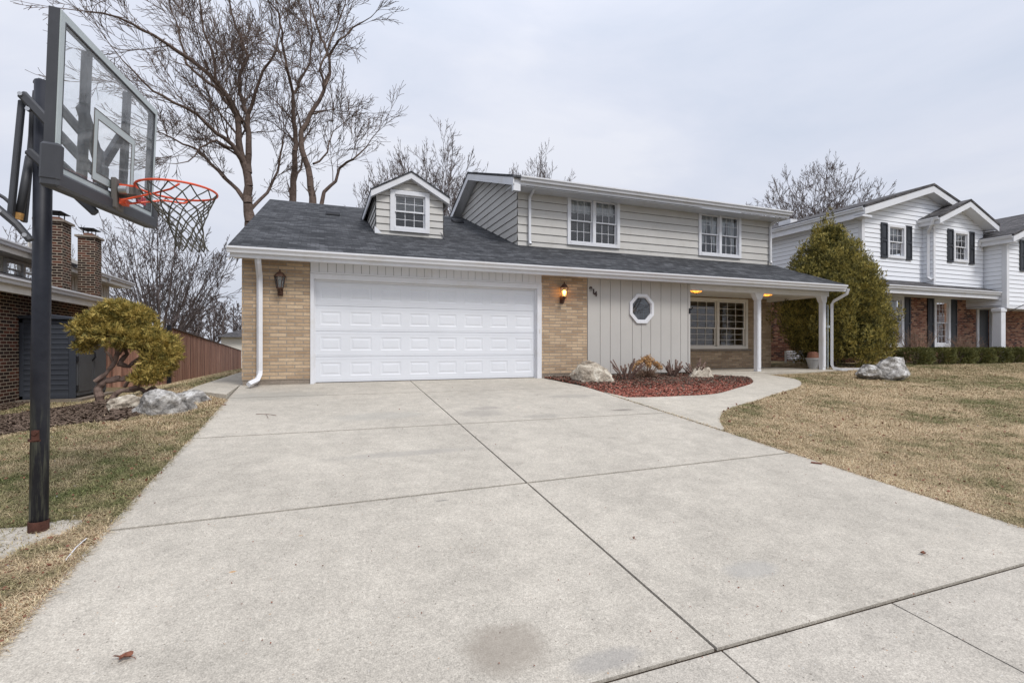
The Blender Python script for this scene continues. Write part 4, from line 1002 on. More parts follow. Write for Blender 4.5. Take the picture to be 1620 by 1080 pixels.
for i in range(nl):
    for s in(-1,1):
        pts=[npt(2*math.pi*i/nl+s*math.pi*k/nl*1.0,k) for k in range(rows+1)]
        fine=[]
        for p,q in zip(pts,pts[1:]): fine+= [p,(p+q)/2+Vector((0,0,-.002))]
        m.tube(fine+[pts[-1]],.0048,4)
m.build('net',M['net'],BH)
# footing of the pole: rough patch of old concrete
pts=[tuple(at(x,y,G=True)[:2]) for x,y in((0,838),(30,836),(60,832),(100,824),(137,824),(128,833),(100,848),(70,856),(45,868),(12,884),(0,890),(-60,880),(-60,850))]
m=MB();m.slab(pts,zg,.06,.012);struct(m.build('footing_patch',M['side']))
m=MB();m.tube([at(x,y,G=True)+Vector((0,0,.03)) for x,y in((104,893),(112,883),(121,872),(131,863),(137,858))],.004,6);tag(m.build('cable','' and None or M['white'],loc=tuple(at(118,875,G=True))),'short white cable lying on the driveway edge near the pole','cable')
# ================================================================ ROCKS
def rock(name,c,sx,sy,h,seed,mat,label,cat='boulder',group=None,rz=0,cuts=9):
    r=np.random.RandomState(seed);bm=bmesh.new();bmesh.ops.create_icosphere(bm,subdivisions=5,radius=1)
    V=np.array([v.co[:] for v in bm.verts])
    for i in range(cuts*2):
        n=r.normal(size=3);n[2]=abs(n[2])*.8;n/=np.linalg.norm(n);d=r.uniform(.60,.88)
        s=V@n-d;V-=np.outer(np.maximum(s,0)*.94,n)
    # ragged relief from a few sine lattices
    for k,(fq,am) in enumerate(((3,.04),(7,.022),(14,.014),(27,.008))):
        for j in range(3):
            w=r.normal(size=3);w/=np.linalg.norm(w);ph=r.uniform(0,6)
            V*= (1+am*np.sin(V@w*fq+ph+2*np.sin(V@np.roll(w,1)*fq*.7))[:,None])
    V[:,2]=V[:,2]*.62+.28;mx=np.abs(V).max(0);V[:,0]*=sx/mx[0];V[:,1]*=sy/mx[1];V[:,2]*=h/V[:,2].max()
    ca,sa=math.cos(rz),math.sin(rz);X=V[:,0]*ca-V[:,1]*sa;Y=V[:,0]*sa+V[:,1]*ca
    for v,x,y,z in zip(bm.verts,X,Y,V[:,2]): v.co=(x,y,z)
    me=bpy.data.meshes.new(name);bm.to_mesh(me);bm.free();me.materials.append(mat)
    me.polygons.foreach_set('use_smooth',[False]*len(me.polygons))
    o=bpy.data.objects.new(name,me);COL.objects.link(o);o.location=c;return tag(o,label,cat,group)
def gp(px,py,it=8,X=None):
    """ground point under a pixel (iterating on the real terrain)"""
    z=.6
    for _ in range(it):
        p=at(px,py,Z=z);z=.5*z+.5*zg(p.x,p.y)
    return Vector((p.x,p.y,zg(p.x,p.y)))
p=gp(196,650);rock('boulder',(p.x,p.y+.15,p.z-.07),.36,.26,.30,3,M['rocktan'],'smooth pale boulder, left one of the three under the twisted juniper',group='boulders by the juniper',rz=.3,cuts=4)
p=gp(252,657);rock('boulder',(p.x,p.y+.2,p.z-.06),.46,.34,.43,11,M['rock'],'big pitted white and grey boulder, middle and tallest of the three by the juniper',group='boulders by the juniper',rz=-.2)
p=gp(296,640);rock('boulder',(p.x,p.y+.22,p.z-.06),.36,.26,.27,21,M['rock'],'low grey boulder at the edge of the side walk slab, right of the tallest one',group='boulders by the juniper')
p=at(936,611,Z=.88);rock('boulder',(5.95,10.10,.78),.56,.40,.58,5,M['rocktan'],'large tan boulder in front of the brick pier between garage and panelling',group='boulders in the mulch bed')
rock('boulder',(9.05,10.15,.80),.42,.27,.36,8,M['rocktan'],'small tan boulder at the right end of the mulch bed',group='boulders in the mulch bed')
p=at(1412,590,Z=.98);rock('boulder',(p.x+.42,p.y+.3,.93),.56,.4,.48,14,M['rock'],'large grey white boulder on the lawn right of the big cypress')
p=at(1386,590,Z=.98);rock('boulder',(p.x+.15,p.y+.3,.93),.34,.3,.28,15,M['rock'],'small grey boulder leaning on the larger one right of the cypress')
# ================================================================ scatter helpers
def inpoly(X,Y,poly):
    n=len(poly);ins=np.zeros(len(X),bool);j=n-1
    for i in range(n):
        xi,yi=poly[i];xj,yj=poly[j]
        c=((yi>Y)!=(yj>Y))&(X<(xj-xi)*(Y-yi)/((yj-yi) if yj!=yi else 1e-9)+xi);ins^=c;j=i
    return ins
zgv=np.vectorize(zg)
def leafquads(P,D,W,Ln,Wd,bend=None):
    """diamond leaves: base P, direction D, side W (unit), lengths, widths"""
    a=P;b=P+D*Ln[:,None]*.45+W*Wd[:,None]*.5;c=P+D*Ln[:,None];d=P+D*Ln[:,None]*.45-W*Wd[:,None]*.5
    n=len(P);V=np.stack([a,b,c,d],1).reshape(-1,3);Fc=np.arange(4*n).reshape(n,4);return V,Fc
def unit(a): return a/np.maximum(np.linalg.norm(a,axis=1,keepdims=True),1e-9)
# ---- mulch
def chips(name,poly,n,zf,mat,kindlabel,seed,size=(.02,.05),h=.03,filt=None):
    r=np.random.RandomState(seed);P=np.array(poly);lo=P.min(0);hi=P.max(0)
    X=r.uniform(lo[0],hi[0],n*2);Y=r.uniform(lo[1],hi[1],n*2);k=inpoly(X,Y,poly)
    if filt is not None:k&=filt(X,Y,r)
    X=X[k][:n];Y=Y[k][:n];n=len(X)
    Z=np.array([zf(x,y) for x,y in zip(X,Y)])+r.uniform(0,h,n)
    D=unit(r.normal(size=(n,3))*[1,1,.45]);W=unit(np.cross(D,r.normal(size=(n,3))*[.4,.4,1]))
    L_=r.uniform(*size,n);Wd=L_*r.uniform(.25,.6,n);p=np.stack([X,Y,Z],1)
    a=p-D*L_[:,None]/2;V=np.stack([a-W*Wd[:,None]/2,a+W*Wd[:,None]/2,a+D*L_[:,None]+W*Wd[:,None]/2,a+D*L_[:,None]-W*Wd[:,None]/2],1).reshape(-1,3)
    o=fastmesh(name,V,np.arange(4*n).reshape(n,4),mat);return tag(o,kindlabel,'mulch',kind='stuff')
BZ=lambda x,y:WZ(x,y)+.0+.03*ss(y,9,9.6)
m=MB();m.slab(BED,BZ,.1,.0);struct(m.build('mulch_soil',M['dirt']))
back=lambda X,Y,r:(Y>9.45+r.normal(0,.28,len(X))-.05*(X-6))|(r.rand(len(X))<.10)
chips('red_mulch',BED,30000,BZ,M['mulchr'],'fresh red wood mulch along the front of the bed',1)
chips('old_mulch',BED,20000,BZ,M['mulchb'],'old dark mulch at the back of the bed',2,h=.045,filt=back)
chips('pale_chips',BED,900,lambda x,y:BZ(x,y)+.02,M['rocktan'],'pale wood chips mixed in the bed',3,size=(.015,.03))
LB=[tuple(gp(x,y)[:2]) for x,y in((-60,668),(0,660),(60,650),(140,640),(180,634),(215,640),(250,650),(190,668),(130,672),(60,682),(0,692),(-60,700))]
m=MB()
chips('bark_mulch',LB,26000,zg,M['mulchb'],'dark bark mulch round the twisted juniper',4,size=(.02,.07),h=.05)
LB2=[tuple(gp(x,y)[:2]) for x,y in((-60,640),(0,638),(40,630),(50,636),(20,648),(-60,662))]
chips('bark_mulch',LB2,5000,zg,M['mulchb'],'strip of dark bark mulch at the foot of the brown brick house',5,size=(.02,.07),h=.05)
# ---- grass
def grass(name,region,n,seed,hmul=1.,label='',u0=-1.35,u1=1.25):
    r=np.random.RandomState(seed);u=r.uniform(u0,u1,n*3);t=np.exp(r.uniform(math.log(2.2),math.log(26),n*3))
    X=t*(u*CT+ST);Y=t*(-u*ST+CT);k=region(X,Y,r);X=X[k][:n];Y=Y[k][:n];t=t[k][:n];n=len(X)
    Z=zgv(X,Y)
    # tufted: pull blades towards clump centres
    cl=.05;cx=np.round(X/cl)*cl;cy=np.round(Y/cl)*cl;X2=X+(cx-X)*.35;Y2=Y+(cy-Y)*.35
    lod=np.clip(t/5,1,2.4)
    ht=r.uniform(.012,.036,n)*hmul*np.clip(lod,1,1.2);wd=.0021*lod*r.uniform(.6,1.4,n)
    ht=np.where(r.rand(n)<.05,ht*1.7,ht);A=r.uniform(0,2*math.pi,n);lean=r.uniform(.5,2.6,n)
    D=np.stack([np.cos(A),np.sin(A),np.zeros(n)],1);S=np.stack([-np.sin(A),np.cos(A),np.zeros(n)],1)
    B=np.stack([X2,Y2,Z+.002],1);up=np.array([0,0,1.])
    Mid=B+D*(ht*lean*.4)[:,None]+up*(ht*.75)[:,None];T=B+D*(ht*lean)[:,None]+up*(ht*r.uniform(.35,1.0,n))[:,None]
    w=S*wd[:,None]
    V=np.stack([B-w,B+w,Mid+w*.8,Mid-w*.8,T],1).reshape(-1,3)
    i=np.arange(n)*5;F4=np.stack([i,i+1,i+2,i+3],1);F3=np.stack([i+3,i+2,i+4,i+4],1)
    me=bpy.data.meshes.new(name);me.vertices.add(len(V));me.vertices.foreach_set('co',V.astype(np.float32).ravel())
    q=np.concatenate([F4.ravel(),F3[:,:3].ravel()]);me.loops.add(len(q));me.loops.foreach_set('vertex_index',q.astype(np.int32))
    st=np.concatenate([np.arange(n)*4,4*n+np.arange(n)*3]).astype(np.int32);me.polygons.add(2*n);me.polygons.foreach_set('loop_start',st)
    me.materials.append(M['blade']);me.update(calc_edges=True)
    o=bpy.data.objects.new(name,me);COL.objects.link(o);return tag(o,label,'grass',kind='stuff')
WP=np.array(wp)
def right_region(X,Y,r):
    k=(X>5.325-.045*r.rand(len(X))**3)&(Y>1.97)&(Y<13.5)&(X<34)
    k&=~inpoly(X,Y,wp)&~inpoly(X,Y,BED);k&=~((X<14.95)&(Y>10.3)&(X<15));k&=~((X<9.5)&(Y>9.2))
    k&=~((X>NX0-.3)&(Y>12.0));k&=~((Y<1.98));k&=~((X>18.6)&(Y>10.75));return k
def left_region(X,Y,r):
    k=(X<-1.40+.045*r.rand(len(X))**3)&(Y>1.97)&(X>-7)&(Y<26);k&=~((X>-2.16)&(Y>9.35+(-1.43-X)*1.15)&(Y<26))&~(X>-1.345)
    k&=~(inpoly(X,Y,LB)&(r.rand(len(X))<.97))&~inpoly(X,Y,LB2)&~(inpoly(X,Y,pts_foot)&(r.rand(len(X))<.93))
    k&=~((X<-4.9)&(Y>13.7));k&=~(X<-6.1);k&=~((Y>18.4)&(X<-4.4));return k
pts_foot=pts if len(pts)==13 else []
grass('grass',right_region,600000,31,1.,'short dormant lawn, straw coloured with green patches, right of the driveway',u0=.2)
grass('grass',left_region,300000,32,1.1,'dry straw coloured lawn left of the driveway',u1=-.4)
# litter on grass and drive: dead leaf flakes
def flakes(name,n,reg,seed,mat,label,size=(.015,.04),zoff=.03):
    r=np.random.RandomState(seed);u=r.uniform(-1.3,1.2,n*4);t=np.exp(r.uniform(math.log(2.3),math.log(18),n*4));X=t*(u*CT+ST);Y=t*(-u*ST+CT)
    k=reg(X,Y,r);X=X[k][:n];Y=Y[k][:n];t=t[k][:n];n=len(X);P=np.stack([X,Y,zgv(X,Y)+zoff],1);D=unit(r.normal(size=(n,3))*[1,1,.25]);W=unit(np.cross(D,r.normal(size=(n,3))*[.3,.3,1]))
    L_=r.uniform(*size,n)*np.clip(t/5,1,1.8);V,Fc=leafquads(P,D,W,L_,L_*r.uniform(.4,.8,n));return tag(fastmesh(name,V,Fc,mat),label,'leaf litter',kind='stuff')
lr=lambda X,Y,r:left_region(X,Y,r)|right_region(X,Y,r)
flakes('leaf_litter',2600,lr,41,M['leafbr'],'scattered scraps of brown leaf on the lawns')
flakes('pale_litter',260,lr,42,M['rock'],'small pale scraps and stones on the lawns',size=(.01,.025))
dreg=lambda X,Y,r:(X>DX0+.05)&(X<DX1-.05)&(Y>.6)&(Y<10.7)
flakes('grit',420,dreg,43,M['leafbr'],'grit and tiny leaf scraps on the concrete',size=(.005,.016),zoff=.028)
edge=lambda X,Y,r:((np.abs(X-DX0)<.03*r.rand(len(X))+.01)|(np.abs(X-DX1)<.03)|(np.abs(X-DC)<.004)|(np.abs(Y-1.935)<.012))&(Y<9.4)&(Y>1.9)&(X>-1.5)&(X<5.4)
flakes('edge_litter',1300,edge,44,M['dirt'],'crumbs of dead grass in the joints and edges of the driveway',size=(.006,.02),zoff=.018)
# single leaves
def bigleaf(px,py,label,rz=0,s=.05):
    p=at(px,py,G=True);m=MB();O_=Vector((p.x,p.y,p.z+.024));n=9
    out=[];
    for k in range(20):
        a=2*math.pi*k/20;rr=s*(.62+.38*abs(math.cos(a*2.5)))*(1 if abs(a-math.pi)>.5 else .6)
        out.append(O_+Vector((rr*math.cos(a+rz),rr*.7*math.sin(a+rz),.018*abs(math.sin(a*1.5+1))+.004)))
    m.add([O_+Vector((0,0,.006))]+out,[(0,i+1,(i+1)%20+1) for i in range(20)]);m.tube([O_+Vector((s*.5*math.cos(rz-.6),s*.5*math.sin(rz-.6),.006)),O_+Vector((s*1.1*math.cos(rz-.8),s*1.1*math.sin(rz-.8),.004)),O_+Vector((s*1.35*math.cos(rz-1.0),s*1.35*math.sin(rz-1),.001))],.0016,4)
    return tag(m.build('dead_leaf',M['leafbr'],loc=tuple(O_)),label,'leaf')
bigleaf(195,1050,'curled brown leaf with stem on the driveway near the bottom left corner',.6,.042)
bigleaf(1002,795+63,'small red brown leaf on the driveway just left of the long joint',.2,.012)
bigleaf(1460,882,'small green brown leaf on the driveway near its right front corner',.3,.025)
m=MB();a=at(405,658,G=True)+Vector((0,0,.03));b=at(437,660,G=True)+Vector((0,0,.03));c=(a+b)/2
m.tube([a,c+Vector((0,.02,.008)),b],.004,5);m.tube([c+Vector((0,.02,.008)),at(424,664,G=True)+Vector((0,0,.03))],.003,5);tag(m.build('twig',M['stub'],loc=tuple(c)),'thin forked twig lying on the driveway in front of the garage','twig')
m=MB();a=at(1283,735,G=True)+Vector((0,0,.03));b=at(1300,737,G=True)+Vector((0,0,.03));m.bar(a,b,.02,.012);tag(m.build('bark_strip',M['leafbr'],loc=tuple(a)),'flat brown strip of bark at the driveway edge next to the right lawn','bark')
# ================================================================ BED PLANTS
def stub(px,py,label,n,h,seed,spread=1.):
    r=random.Random(seed);yy=10.0 if px<1000 else 10.28;p=at(px,py,Y=yy);c=Vector((p.x,yy,WZ(p.x,yy)+.0));m=MB()
    for i in range(n):
        a=r.uniform(0,6.28);ln=h*r.uniform(.5,1);tl=r.uniform(.3,1.35)*spread
        d=Vector((math.cos(a)*tl,math.sin(a)*tl*.8,1)).normalized();q=c+d*ln;rr=r.uniform(.013,.024)
        mid=c+d*ln*.5+Vector((r.uniform(-.03,.03),r.uniform(-.03,.03),0))
        m.tube([c+Vector((math.cos(a)*.05,math.sin(a)*.05,0)),mid,q],[rr*1.3,rr*1.05,rr],7)
        if r.random()<.45:
            e=mid+(d+Vector((r.uniform(-.8,.8),r.uniform(-.6,.6),.3))).normalized()*ln*.35;m.tube([mid,e],[rr*.8,rr*.6],6)
    return tag(m.build('cut_shrub',M['stub'],loc=tuple(c)),label,'shrub','hard pruned bare shrubs in the mulch bed')
stub(991,603,'leafless shrub cut to thick stubs beside the large tan boulder',17,.62,4)
stub(1066,599,'leafless shrub cut to thick stubs below the panelling, right of the dried hydrangea',26,.56,9)
stub(1100,592,'leafless shrub cut to thick stubs behind the small tan boulder by the porch corner',22,.60,12,1.3)
HYD=thing('hydrangea','hydrangea with dried tan flower heads over grey stems in the bed below the octagon window','plant',(7.50,10.25,.9))
c=Vector((7.50,10.25,.9));r=random.Random(5);m=MB()
for i in range(420):
    a=r.uniform(0,6.28);d=Vector((math.cos(a)*r.uniform(.2,2.0),math.sin(a)*r.uniform(.2,1),r.uniform(.3,1))).normalized();q=c+d*r.uniform(.15,.34);m.tube([c+d*.03,(c+q)/2+Vector((r.uniform(-.03,.03),0,0)),q],.0045,4)
m.build('stem',M['twig'],HYD)
r2=np.random.RandomState(8)
heads=[(-.38,0,.30),(-.30,-.05,.38),(-.18,0,.40),(-.08,.0,.47),(.0,-.03,.42),(.06,.02,.36),(.14,0,.44),(.24,-.03,.36),(.32,0,.33),(-.02,-.1,.33),(.38,0,.26),(-.43,-.04,.24),(.05,0,.52)]
for hx,hy,hz in heads:
    n=160;Dn=unit(r2.normal(size=(n,3)));rr=.088*r2.uniform(.7,1.05,n);P=np.array(c)+np.array([hx,hy,hz])+Dn*rr[:,None]*[1,1,.75]
    D=unit(r2.normal(size=(n,3)));W=unit(np.cross(D,Dn));V,Fc=leafquads(P,D,W,np.full(n,.028),np.full(n,.026))
    fastmesh('flower_head',V-np.array(c),Fc,M['flower'],HYD)
    mm=MB();mm.tube([c+Vector((hx*.2,hy*.2,.05)),c+Vector((hx,hy,hz))],.005,4);mm.build('stem',M['twig'],HYD)
m=MB()
for i in range(9):
    a=r.uniform(0,6.28);q=Vector((7.85+r.uniform(-.1,.1),9.15,.80));m.tube([q,q+Vector((math.cos(a)*.12,math.sin(a)*.08,r.uniform(.12,.26)))],.004,4)
tag(m.build('bare_sapling',M['stub'],loc=(7.85,9.15,.8)),'tiny bare twiggy plant in the red mulch at the front of the bed','plant')
# pot and bench by the porch
PT=thing('flower_pot','grey plastic pot holding a brown pot, behind the right porch post','pot',(14.6,11.95,.965))
c=(14.82,11.5,.965);m=MB();m.lathe([(.12,0),(.20,.30),(.22,.30),(.22,.35),(.19,.35),(.17,.3)],c,18);m.build('pot',M['potg'],PT)
m=MB();m.lathe([(.16,.3),(.175,.36),(.15,.5),(.10,.55)],c,14);m.build('inner_pot',M['terra'],PT)
BE=thing('garden_bench','low white slatted bench between the two houses, seen through the porch','bench',(16.2,14.3,.95))
bx0,bx1=at(1246,565,Y=14.2).x,at(1284,565,Y=14.2).x
m=MB()
for k in range(4): m.box(bx0,bx1,14.2+.02*k,14.23+.02*k,1.20+.085*k,1.26+.085*k)
m.build('slat',M['white'],BE)
m=MB()
for x in(bx0+.03,bx1-.08): m.box(x,x+.05,14.3,14.36,.9,1.5);m.box(x,x+.05,13.95,14.0,.9,1.19)
m.box(bx0,bx1,13.95,14.19,1.155,1.18);m.build('leg',M['white'],BE)
# ================================================================ EVERGREENS
def sprays(c,n,rs,pts_fn,Lr,Wr,seed,up=.5,out=.8,leaves=7):
    """n fan shaped sprays of small scale leaves"""
    r=np.random.RandomState(seed);P,Nrm=pts_fn(n,r)
    n=len(P);Vs=[];Fs=[];base=0
    dirn=unit(Nrm*out+np.array([0,0,up])+r.normal(size=(n,3))*.35);side=unit(np.cross(dirn,r.normal(size=(n,3))))
    for k in range(leaves):
        f=(k-(leaves-1)/2)/(leaves/2);D=unit(dirn+side*f*.9+r.normal(size=(n,3))*.15);st=P+dirn*(.015*k%.05)
        W=unit(np.cross(D,np.cross(dirn,side))+r.normal(size=(n,3))*.3)
        Ln=r.uniform(*Lr,n)*(1-.35*abs(f));Wd=r.uniform(*Wr,n);V,Fc=leafquads(st,D,W,Ln,Wd);Vs.append(V);Fs.append(Fc+base);base+=len(V)
    return np.concatenate(Vs),np.concatenate(Fs)
def blobs_fn(blobs,inner=.55):
    B=np.array(blobs,dtype=float)   # x y z rx ry rz
    w=(B[:,3]*B[:,4]+B[:,4]*B[:,5]+B[:,3]*B[:,5]);w/=w.sum()
    def fn(n,r):
        i=r.choice(len(B),n,p=w);D=unit(r.normal(size=(n,3)));rad=r.uniform(inner,1.0,n)**.5
        lump=1+.12*np.sin(D[:,0]*9+i)+.1*np.sin(D[:,1]*11+i*2)+.1*np.cos(D[:,2]*10+i)
        P=B[i,:3]+D*B[i,3:]*(rad*lump)[:,None];return P,unit(D/B[i,3:])
    return fn
def wob(p,q,n,amp,r):
    p=Vector(p);q=Vector(q);out=[]
    for i in range(n+1):
        t=i/n;v=p.lerp(q,t)
        if 0<i<n: v+=Vector((r.uniform(-amp,amp),r.uniform(-amp,amp),r.uniform(-amp,amp)))
        out.append(v)
    return out
jy=10.9
def J_(px,py,dy=0): return at(px,py,Y=jy+dy)
jb=gp(172,646);JN=thing('juniper_bush','golden juniper with a gnarled twisted trunk and lopsided crown','bush',tuple(J_(172,642)))
r=random.Random(3);m=MB()
def twist(pl,r0,r1,n=9):
    P=[J_(*a) if len(a)<=3 else a for a in pl];out=[]
    sm=[]
    for i in range(len(P)-1):
        for k in range(3):
            t=k/3;v=P[i].lerp(P[i+1],t);sm.append(v+Vector((r.uniform(-.012,.012),r.uniform(-.012,.012),r.uniform(-.012,.012))))
    sm.append(P[-1]);k=len(sm);m.tube(sm,[(r0+(r1-r0)*i/(k-1))*r.uniform(.85,1.15) for i in range(k)],n)
twist([(168,650),(158,632),(155,615),(166,603),(190,598)],.075,.05)
twist([(168,650),(178,628),(192,618),(220,615),(232,620)],.055,.03)
twist([(155,602,.0),(170,602),(195,600),(215,595)],.035,.05)
twist([(150,604,-.1),(168,592,-.05),(182,572),(186,550),(178,535),(172,520)],.035,.035)
twist([(186,560),(200,545),(222,535),(240,520)],.045,.02)
twist([(195,600),(215,590),(235,582),(255,572)],.05,.02)
twist([(186,575),(205,580,.1),(225,560,.1),(232,540)],.045,.02)
twist([(182,572),(170,560),(165,548)],.03,.015);twist([(198,612),(205,598,-.1),(212,590,-.1)],.03,.015)
twist([(205,615,-.1),(218,610,-.1),(230,600,-.15),(238,592,-.15)],.035,.012);twist([(232,620),(245,612),(250,622)],.04,.025)
twist([(190,575),(200,560,.2),(195,530,.2),(205,505,.2)],.04,.015);twist([(186,550),(165,545),(148,540),(140,545)],.018,.008)
twist([(215,590),(235,600,.15),(248,590,.2)],.03,.012)
m.build('trunk',M['jbark'],JN)
jbl=[]
def JB(px,py,rx,rz,dy=0,ry=.45):
    p=J_(px,py,dy);s=(p.x*ST+p.y*CT)/F;jbl.append((p.x-.02,p.y,p.z,rx*s*.80,ry*.9,rz*s*.82))
for a in((165,508,28,18),(200,503,34,20),(150,525,20,18),(185,528,34,20,-.2),(228,515,28,18),(238,538,30,22,-.1),(215,535,30,20,-.15),(262,545,22,20),(250,568,22,20,-.1),(262,575,14,20),(240,585,16,12),(178,492,20,10),(212,492,22,10),(140,512,12,12,0,.3),(232,600,15,7,-.1,.2)): JB(*a)
for a in((250,590,14,14,-.1),(228,596,16,8,-.15),(275,560,14,14),(170,498,16,10),(225,500,16,12),(130,520,10,8),(190,484,14,7)): JB(*a)
fn=blobs_fn(jbl,.40);V,Fc=sprays(None,9500,None,fn,(.04,.10),(.009,.018),9,up=.45,out=.9,leaves=6)
jl=tuple(JN.location);fastmesh('crown',V-np.array(jl),Fc,M['jun'],JN)
p=[J_(134,543,-.1),J_(140,548,-.1),J_(130,550,-.15)]
fn=blobs_fn([(*q,.12,.12,.07) for q in p],.2);V,Fc=sprays(None,260,None,fn,(.04,.08),(.01,.02),10);fastmesh('lower_spray',V-np.array(jl),Fc,M['jun'],JN)
# debris: loose pale branches under the juniper
m=MB();r=random.Random(8)
for i in range(16):
    p=gp(r.uniform(120,215),r.uniform(640,652));a=r.uniform(-.6,.6);ln=r.uniform(.1,.4);q=p+Vector((math.cos(a)*ln,math.sin(a)*ln,r.uniform(.0,.06)));m.tube([p+Vector((0,0,.03)),q+Vector((0,0,.03))],r.uniform(.006,.016),5)
tag(m.build('cut_branches',M['twig'],loc=tuple(gp(170,646))),'loose pale cut branches on the mulch under the juniper','branches',kind='stuff')
# big cypress
cc=Vector((16.13,11.9,1.0));CY=thing('cypress_tree','big broad golden green cypress between the two houses','tree',tuple(cc))
m=MB();r=random.Random(1)
for i in range(6):
    a=r.uniform(0,6.28);m.tube(wob(cc+Vector((math.cos(a)*.1,math.sin(a)*.1,-.1)),cc+Vector((math.cos(a)*.5,math.sin(a)*.5,2.2)),5,.04,r),[.09,.085,.075,.06,.05,.035],7)
m.build('trunk',M['jbark'],CY)
def cyp_prof(z): # radius by height above base
    T=[(0,.8),(.35,1.4),(.9,1.76),(1.5,1.78),(2.3,1.56),(3.1,1.14),(3.7,.80),(4.2,.48),(4.7,.19),(5.1,.03)]
    for (a,b),(c,d) in zip(T,T[1:]):
        if a<=z<=c: return b+(d-b)*(z-a)/(c-a)
    return .08
rr=np.random.RandomState(12);pl=[]
# upright plumes distributed over the cone surface
k=0
while k<230:
    z=rr.uniform(.25,4.75);R0=cyp_prof(z)
    if rr.rand()>R0/1.75+.12: continue
    a=rr.uniform(0,6.283);rad=R0*rr.uniform(.74,.95);s=(.20+.22*rr.rand())*(1 if z<3.6 else .6)
    if z<2.0 and math.cos(a-2.9)>0: rad*=1-(1-(.12+.44*z))*math.cos(a-2.9);s*=.5+.25*z   # the skirt is drawn in on the porch side
    pl.append((cc.x+rad*math.cos(a),cc.y+rad*math.sin(a),cc.z+z,s*.85,s*.85,s*1.8));k+=1
pl.append((cc.x,cc.y,cc.z+4.92,.11,.11,.42))
for q in range(60):
    z=rr.uniform(.8,4.6);a=rr.uniform(0,6.28);rad=cyp_prof(z)*1.03+.07;pl.append((cc.x+rad*math.cos(a),cc.y+rad*math.sin(a),cc.z+z+.15,.10,.10,.26))
pl.append((cc.x-.75,cc.y-.1,cc.z+4.0,.15,.15,.30))
cf=blobs_fn(pl,.66)
V,Fc=sprays(None,70000,None,cf,(.035,.08),(.012,.024),13,up=1.1,out=.8,leaves=5)
fastmesh('crown',V-np.array(cc),Fc,M['cyp'],CY)
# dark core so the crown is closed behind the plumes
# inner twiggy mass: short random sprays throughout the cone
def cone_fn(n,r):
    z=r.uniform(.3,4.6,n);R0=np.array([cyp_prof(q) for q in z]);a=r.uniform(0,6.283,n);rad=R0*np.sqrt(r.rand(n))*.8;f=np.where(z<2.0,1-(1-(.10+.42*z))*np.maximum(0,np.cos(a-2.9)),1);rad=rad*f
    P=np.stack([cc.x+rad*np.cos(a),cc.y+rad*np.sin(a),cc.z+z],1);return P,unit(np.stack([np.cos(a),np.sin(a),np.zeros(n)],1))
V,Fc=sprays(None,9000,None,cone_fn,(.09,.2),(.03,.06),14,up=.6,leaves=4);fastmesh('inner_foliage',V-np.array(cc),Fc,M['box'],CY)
# hedge balls
hx=[19.25,20.55,21.75,22.9,24.0,25.1,26.3]
hl=['largest clipped box ball, leftmost in the low hedge before the white house','second ball of the low hedge, left of the lit lower window','third ball of the low hedge, under the right lower shutter','fourth ball of the low hedge, in front of the black front door','fifth ball of the low hedge, beside the white porch column','sixth ball of the low hedge, right of the porch column','last ball of the low hedge at the right edge of the photo']
for i,x in enumerate(hx):
    hw=.72 if i==0 else .58;T=thing('hedge_shrub',hl[i],'shrub',(x,11.15,1.0),'clipped evergreen hedge in front of the white house')
    m=MB();rq=random.Random(i)
    for k in range(8): m.tube([(x,11.15,.95),(x+rq.uniform(-.4,.4),11.15+rq.uniform(-.3,.3),1.5)],.012,4)
    m.build('stem',M['bark'],T)
    def bf(n,r,x=x,hw=hw,i=i):
        D=unit(r.normal(size=(n,3)));p=6.;q=(np.abs(D[:,0])**4+np.abs(D[:,1])**4+np.abs(D[:,2])**4)**(-1/4)
        rad=(r.uniform(.6,1,n)**.4)*(1+.06*np.sin(D[:,0]*8+i)+.05*np.cos(D[:,2]*9+D[:,1]*7));P=np.array([x,11.15,1.30])+D*q[:,None]*rad[:,None]*np.array([hw*.86,.42,.30]);P[:,2]=np.maximum(P[:,2],1.0);return P,D
    V,Fc=sprays(None,3300,None,bf,(.025,.05),(.018,.03),50+i,up=.3,leaves=5);fastmesh('crown',V-np.array((x,11.15,1.0)),Fc,M['box'],T)
# twiggy deciduous shrubs in front of the white house
def vase(x,y,z0,h,w,n,label,seed,group=None,mat='twig',th=.008):
    r=random.Random(seed);m=MB()
    for i in range(n):
        a=r.uniform(0,6.28);ln=h*r.uniform(.6,1);tl=r.uniform(.05,1)*w
        p=Vector((x+math.cos(a)*.08,y+math.sin(a)*.08,z0));d=Vector((math.cos(a)*tl,math.sin(a)*tl,1)).normalized();q=p+d*ln
        pts_=wob(p,q,4,.04,r);m.tube(pts_,[th,th*.8,th*.65,th*.5,th*.35],4)
        for k in range(4):
            s=pts_[r.randint(1,3)];e=s+(d+Vector((r.uniform(-.8,.8),r.uniform(-.8,.8),r.uniform(-.1,.5)))).normalized()*ln*.28;m.tube([s,(s+e)/2+Vector((0,0,.02)),e],[th*.5,th*.4,th*.3],3)
            for _ in range(2):
                f=s.lerp(e,r.uniform(.4,1));g=f+Vector((r.uniform(-.1,.1),r.uniform(-.1,.1),r.uniform(0,.12)));m.tube([f,g],th*.28,3)
    return tag(m.build('bare_shrub',M[mat],loc=(x,y,z0)),label,'shrub',group)
vase(18.9,11.9,1.0,1.35,.55,46,'leafless tan shrub just right of the big cypress, before the left lower window',1,'bare shrubs in front of the white house')
vase(20.9,12.0,1.05,1.5,.6,52,'taller leafless tan shrub between the two lower windows of the white house',2,'bare shrubs in front of the white house')
vase(23.9,12.0,1.05,1.2,.8,70,'wide leafless tan shrub left of the black front door',3,'bare shrubs in front of the white house')
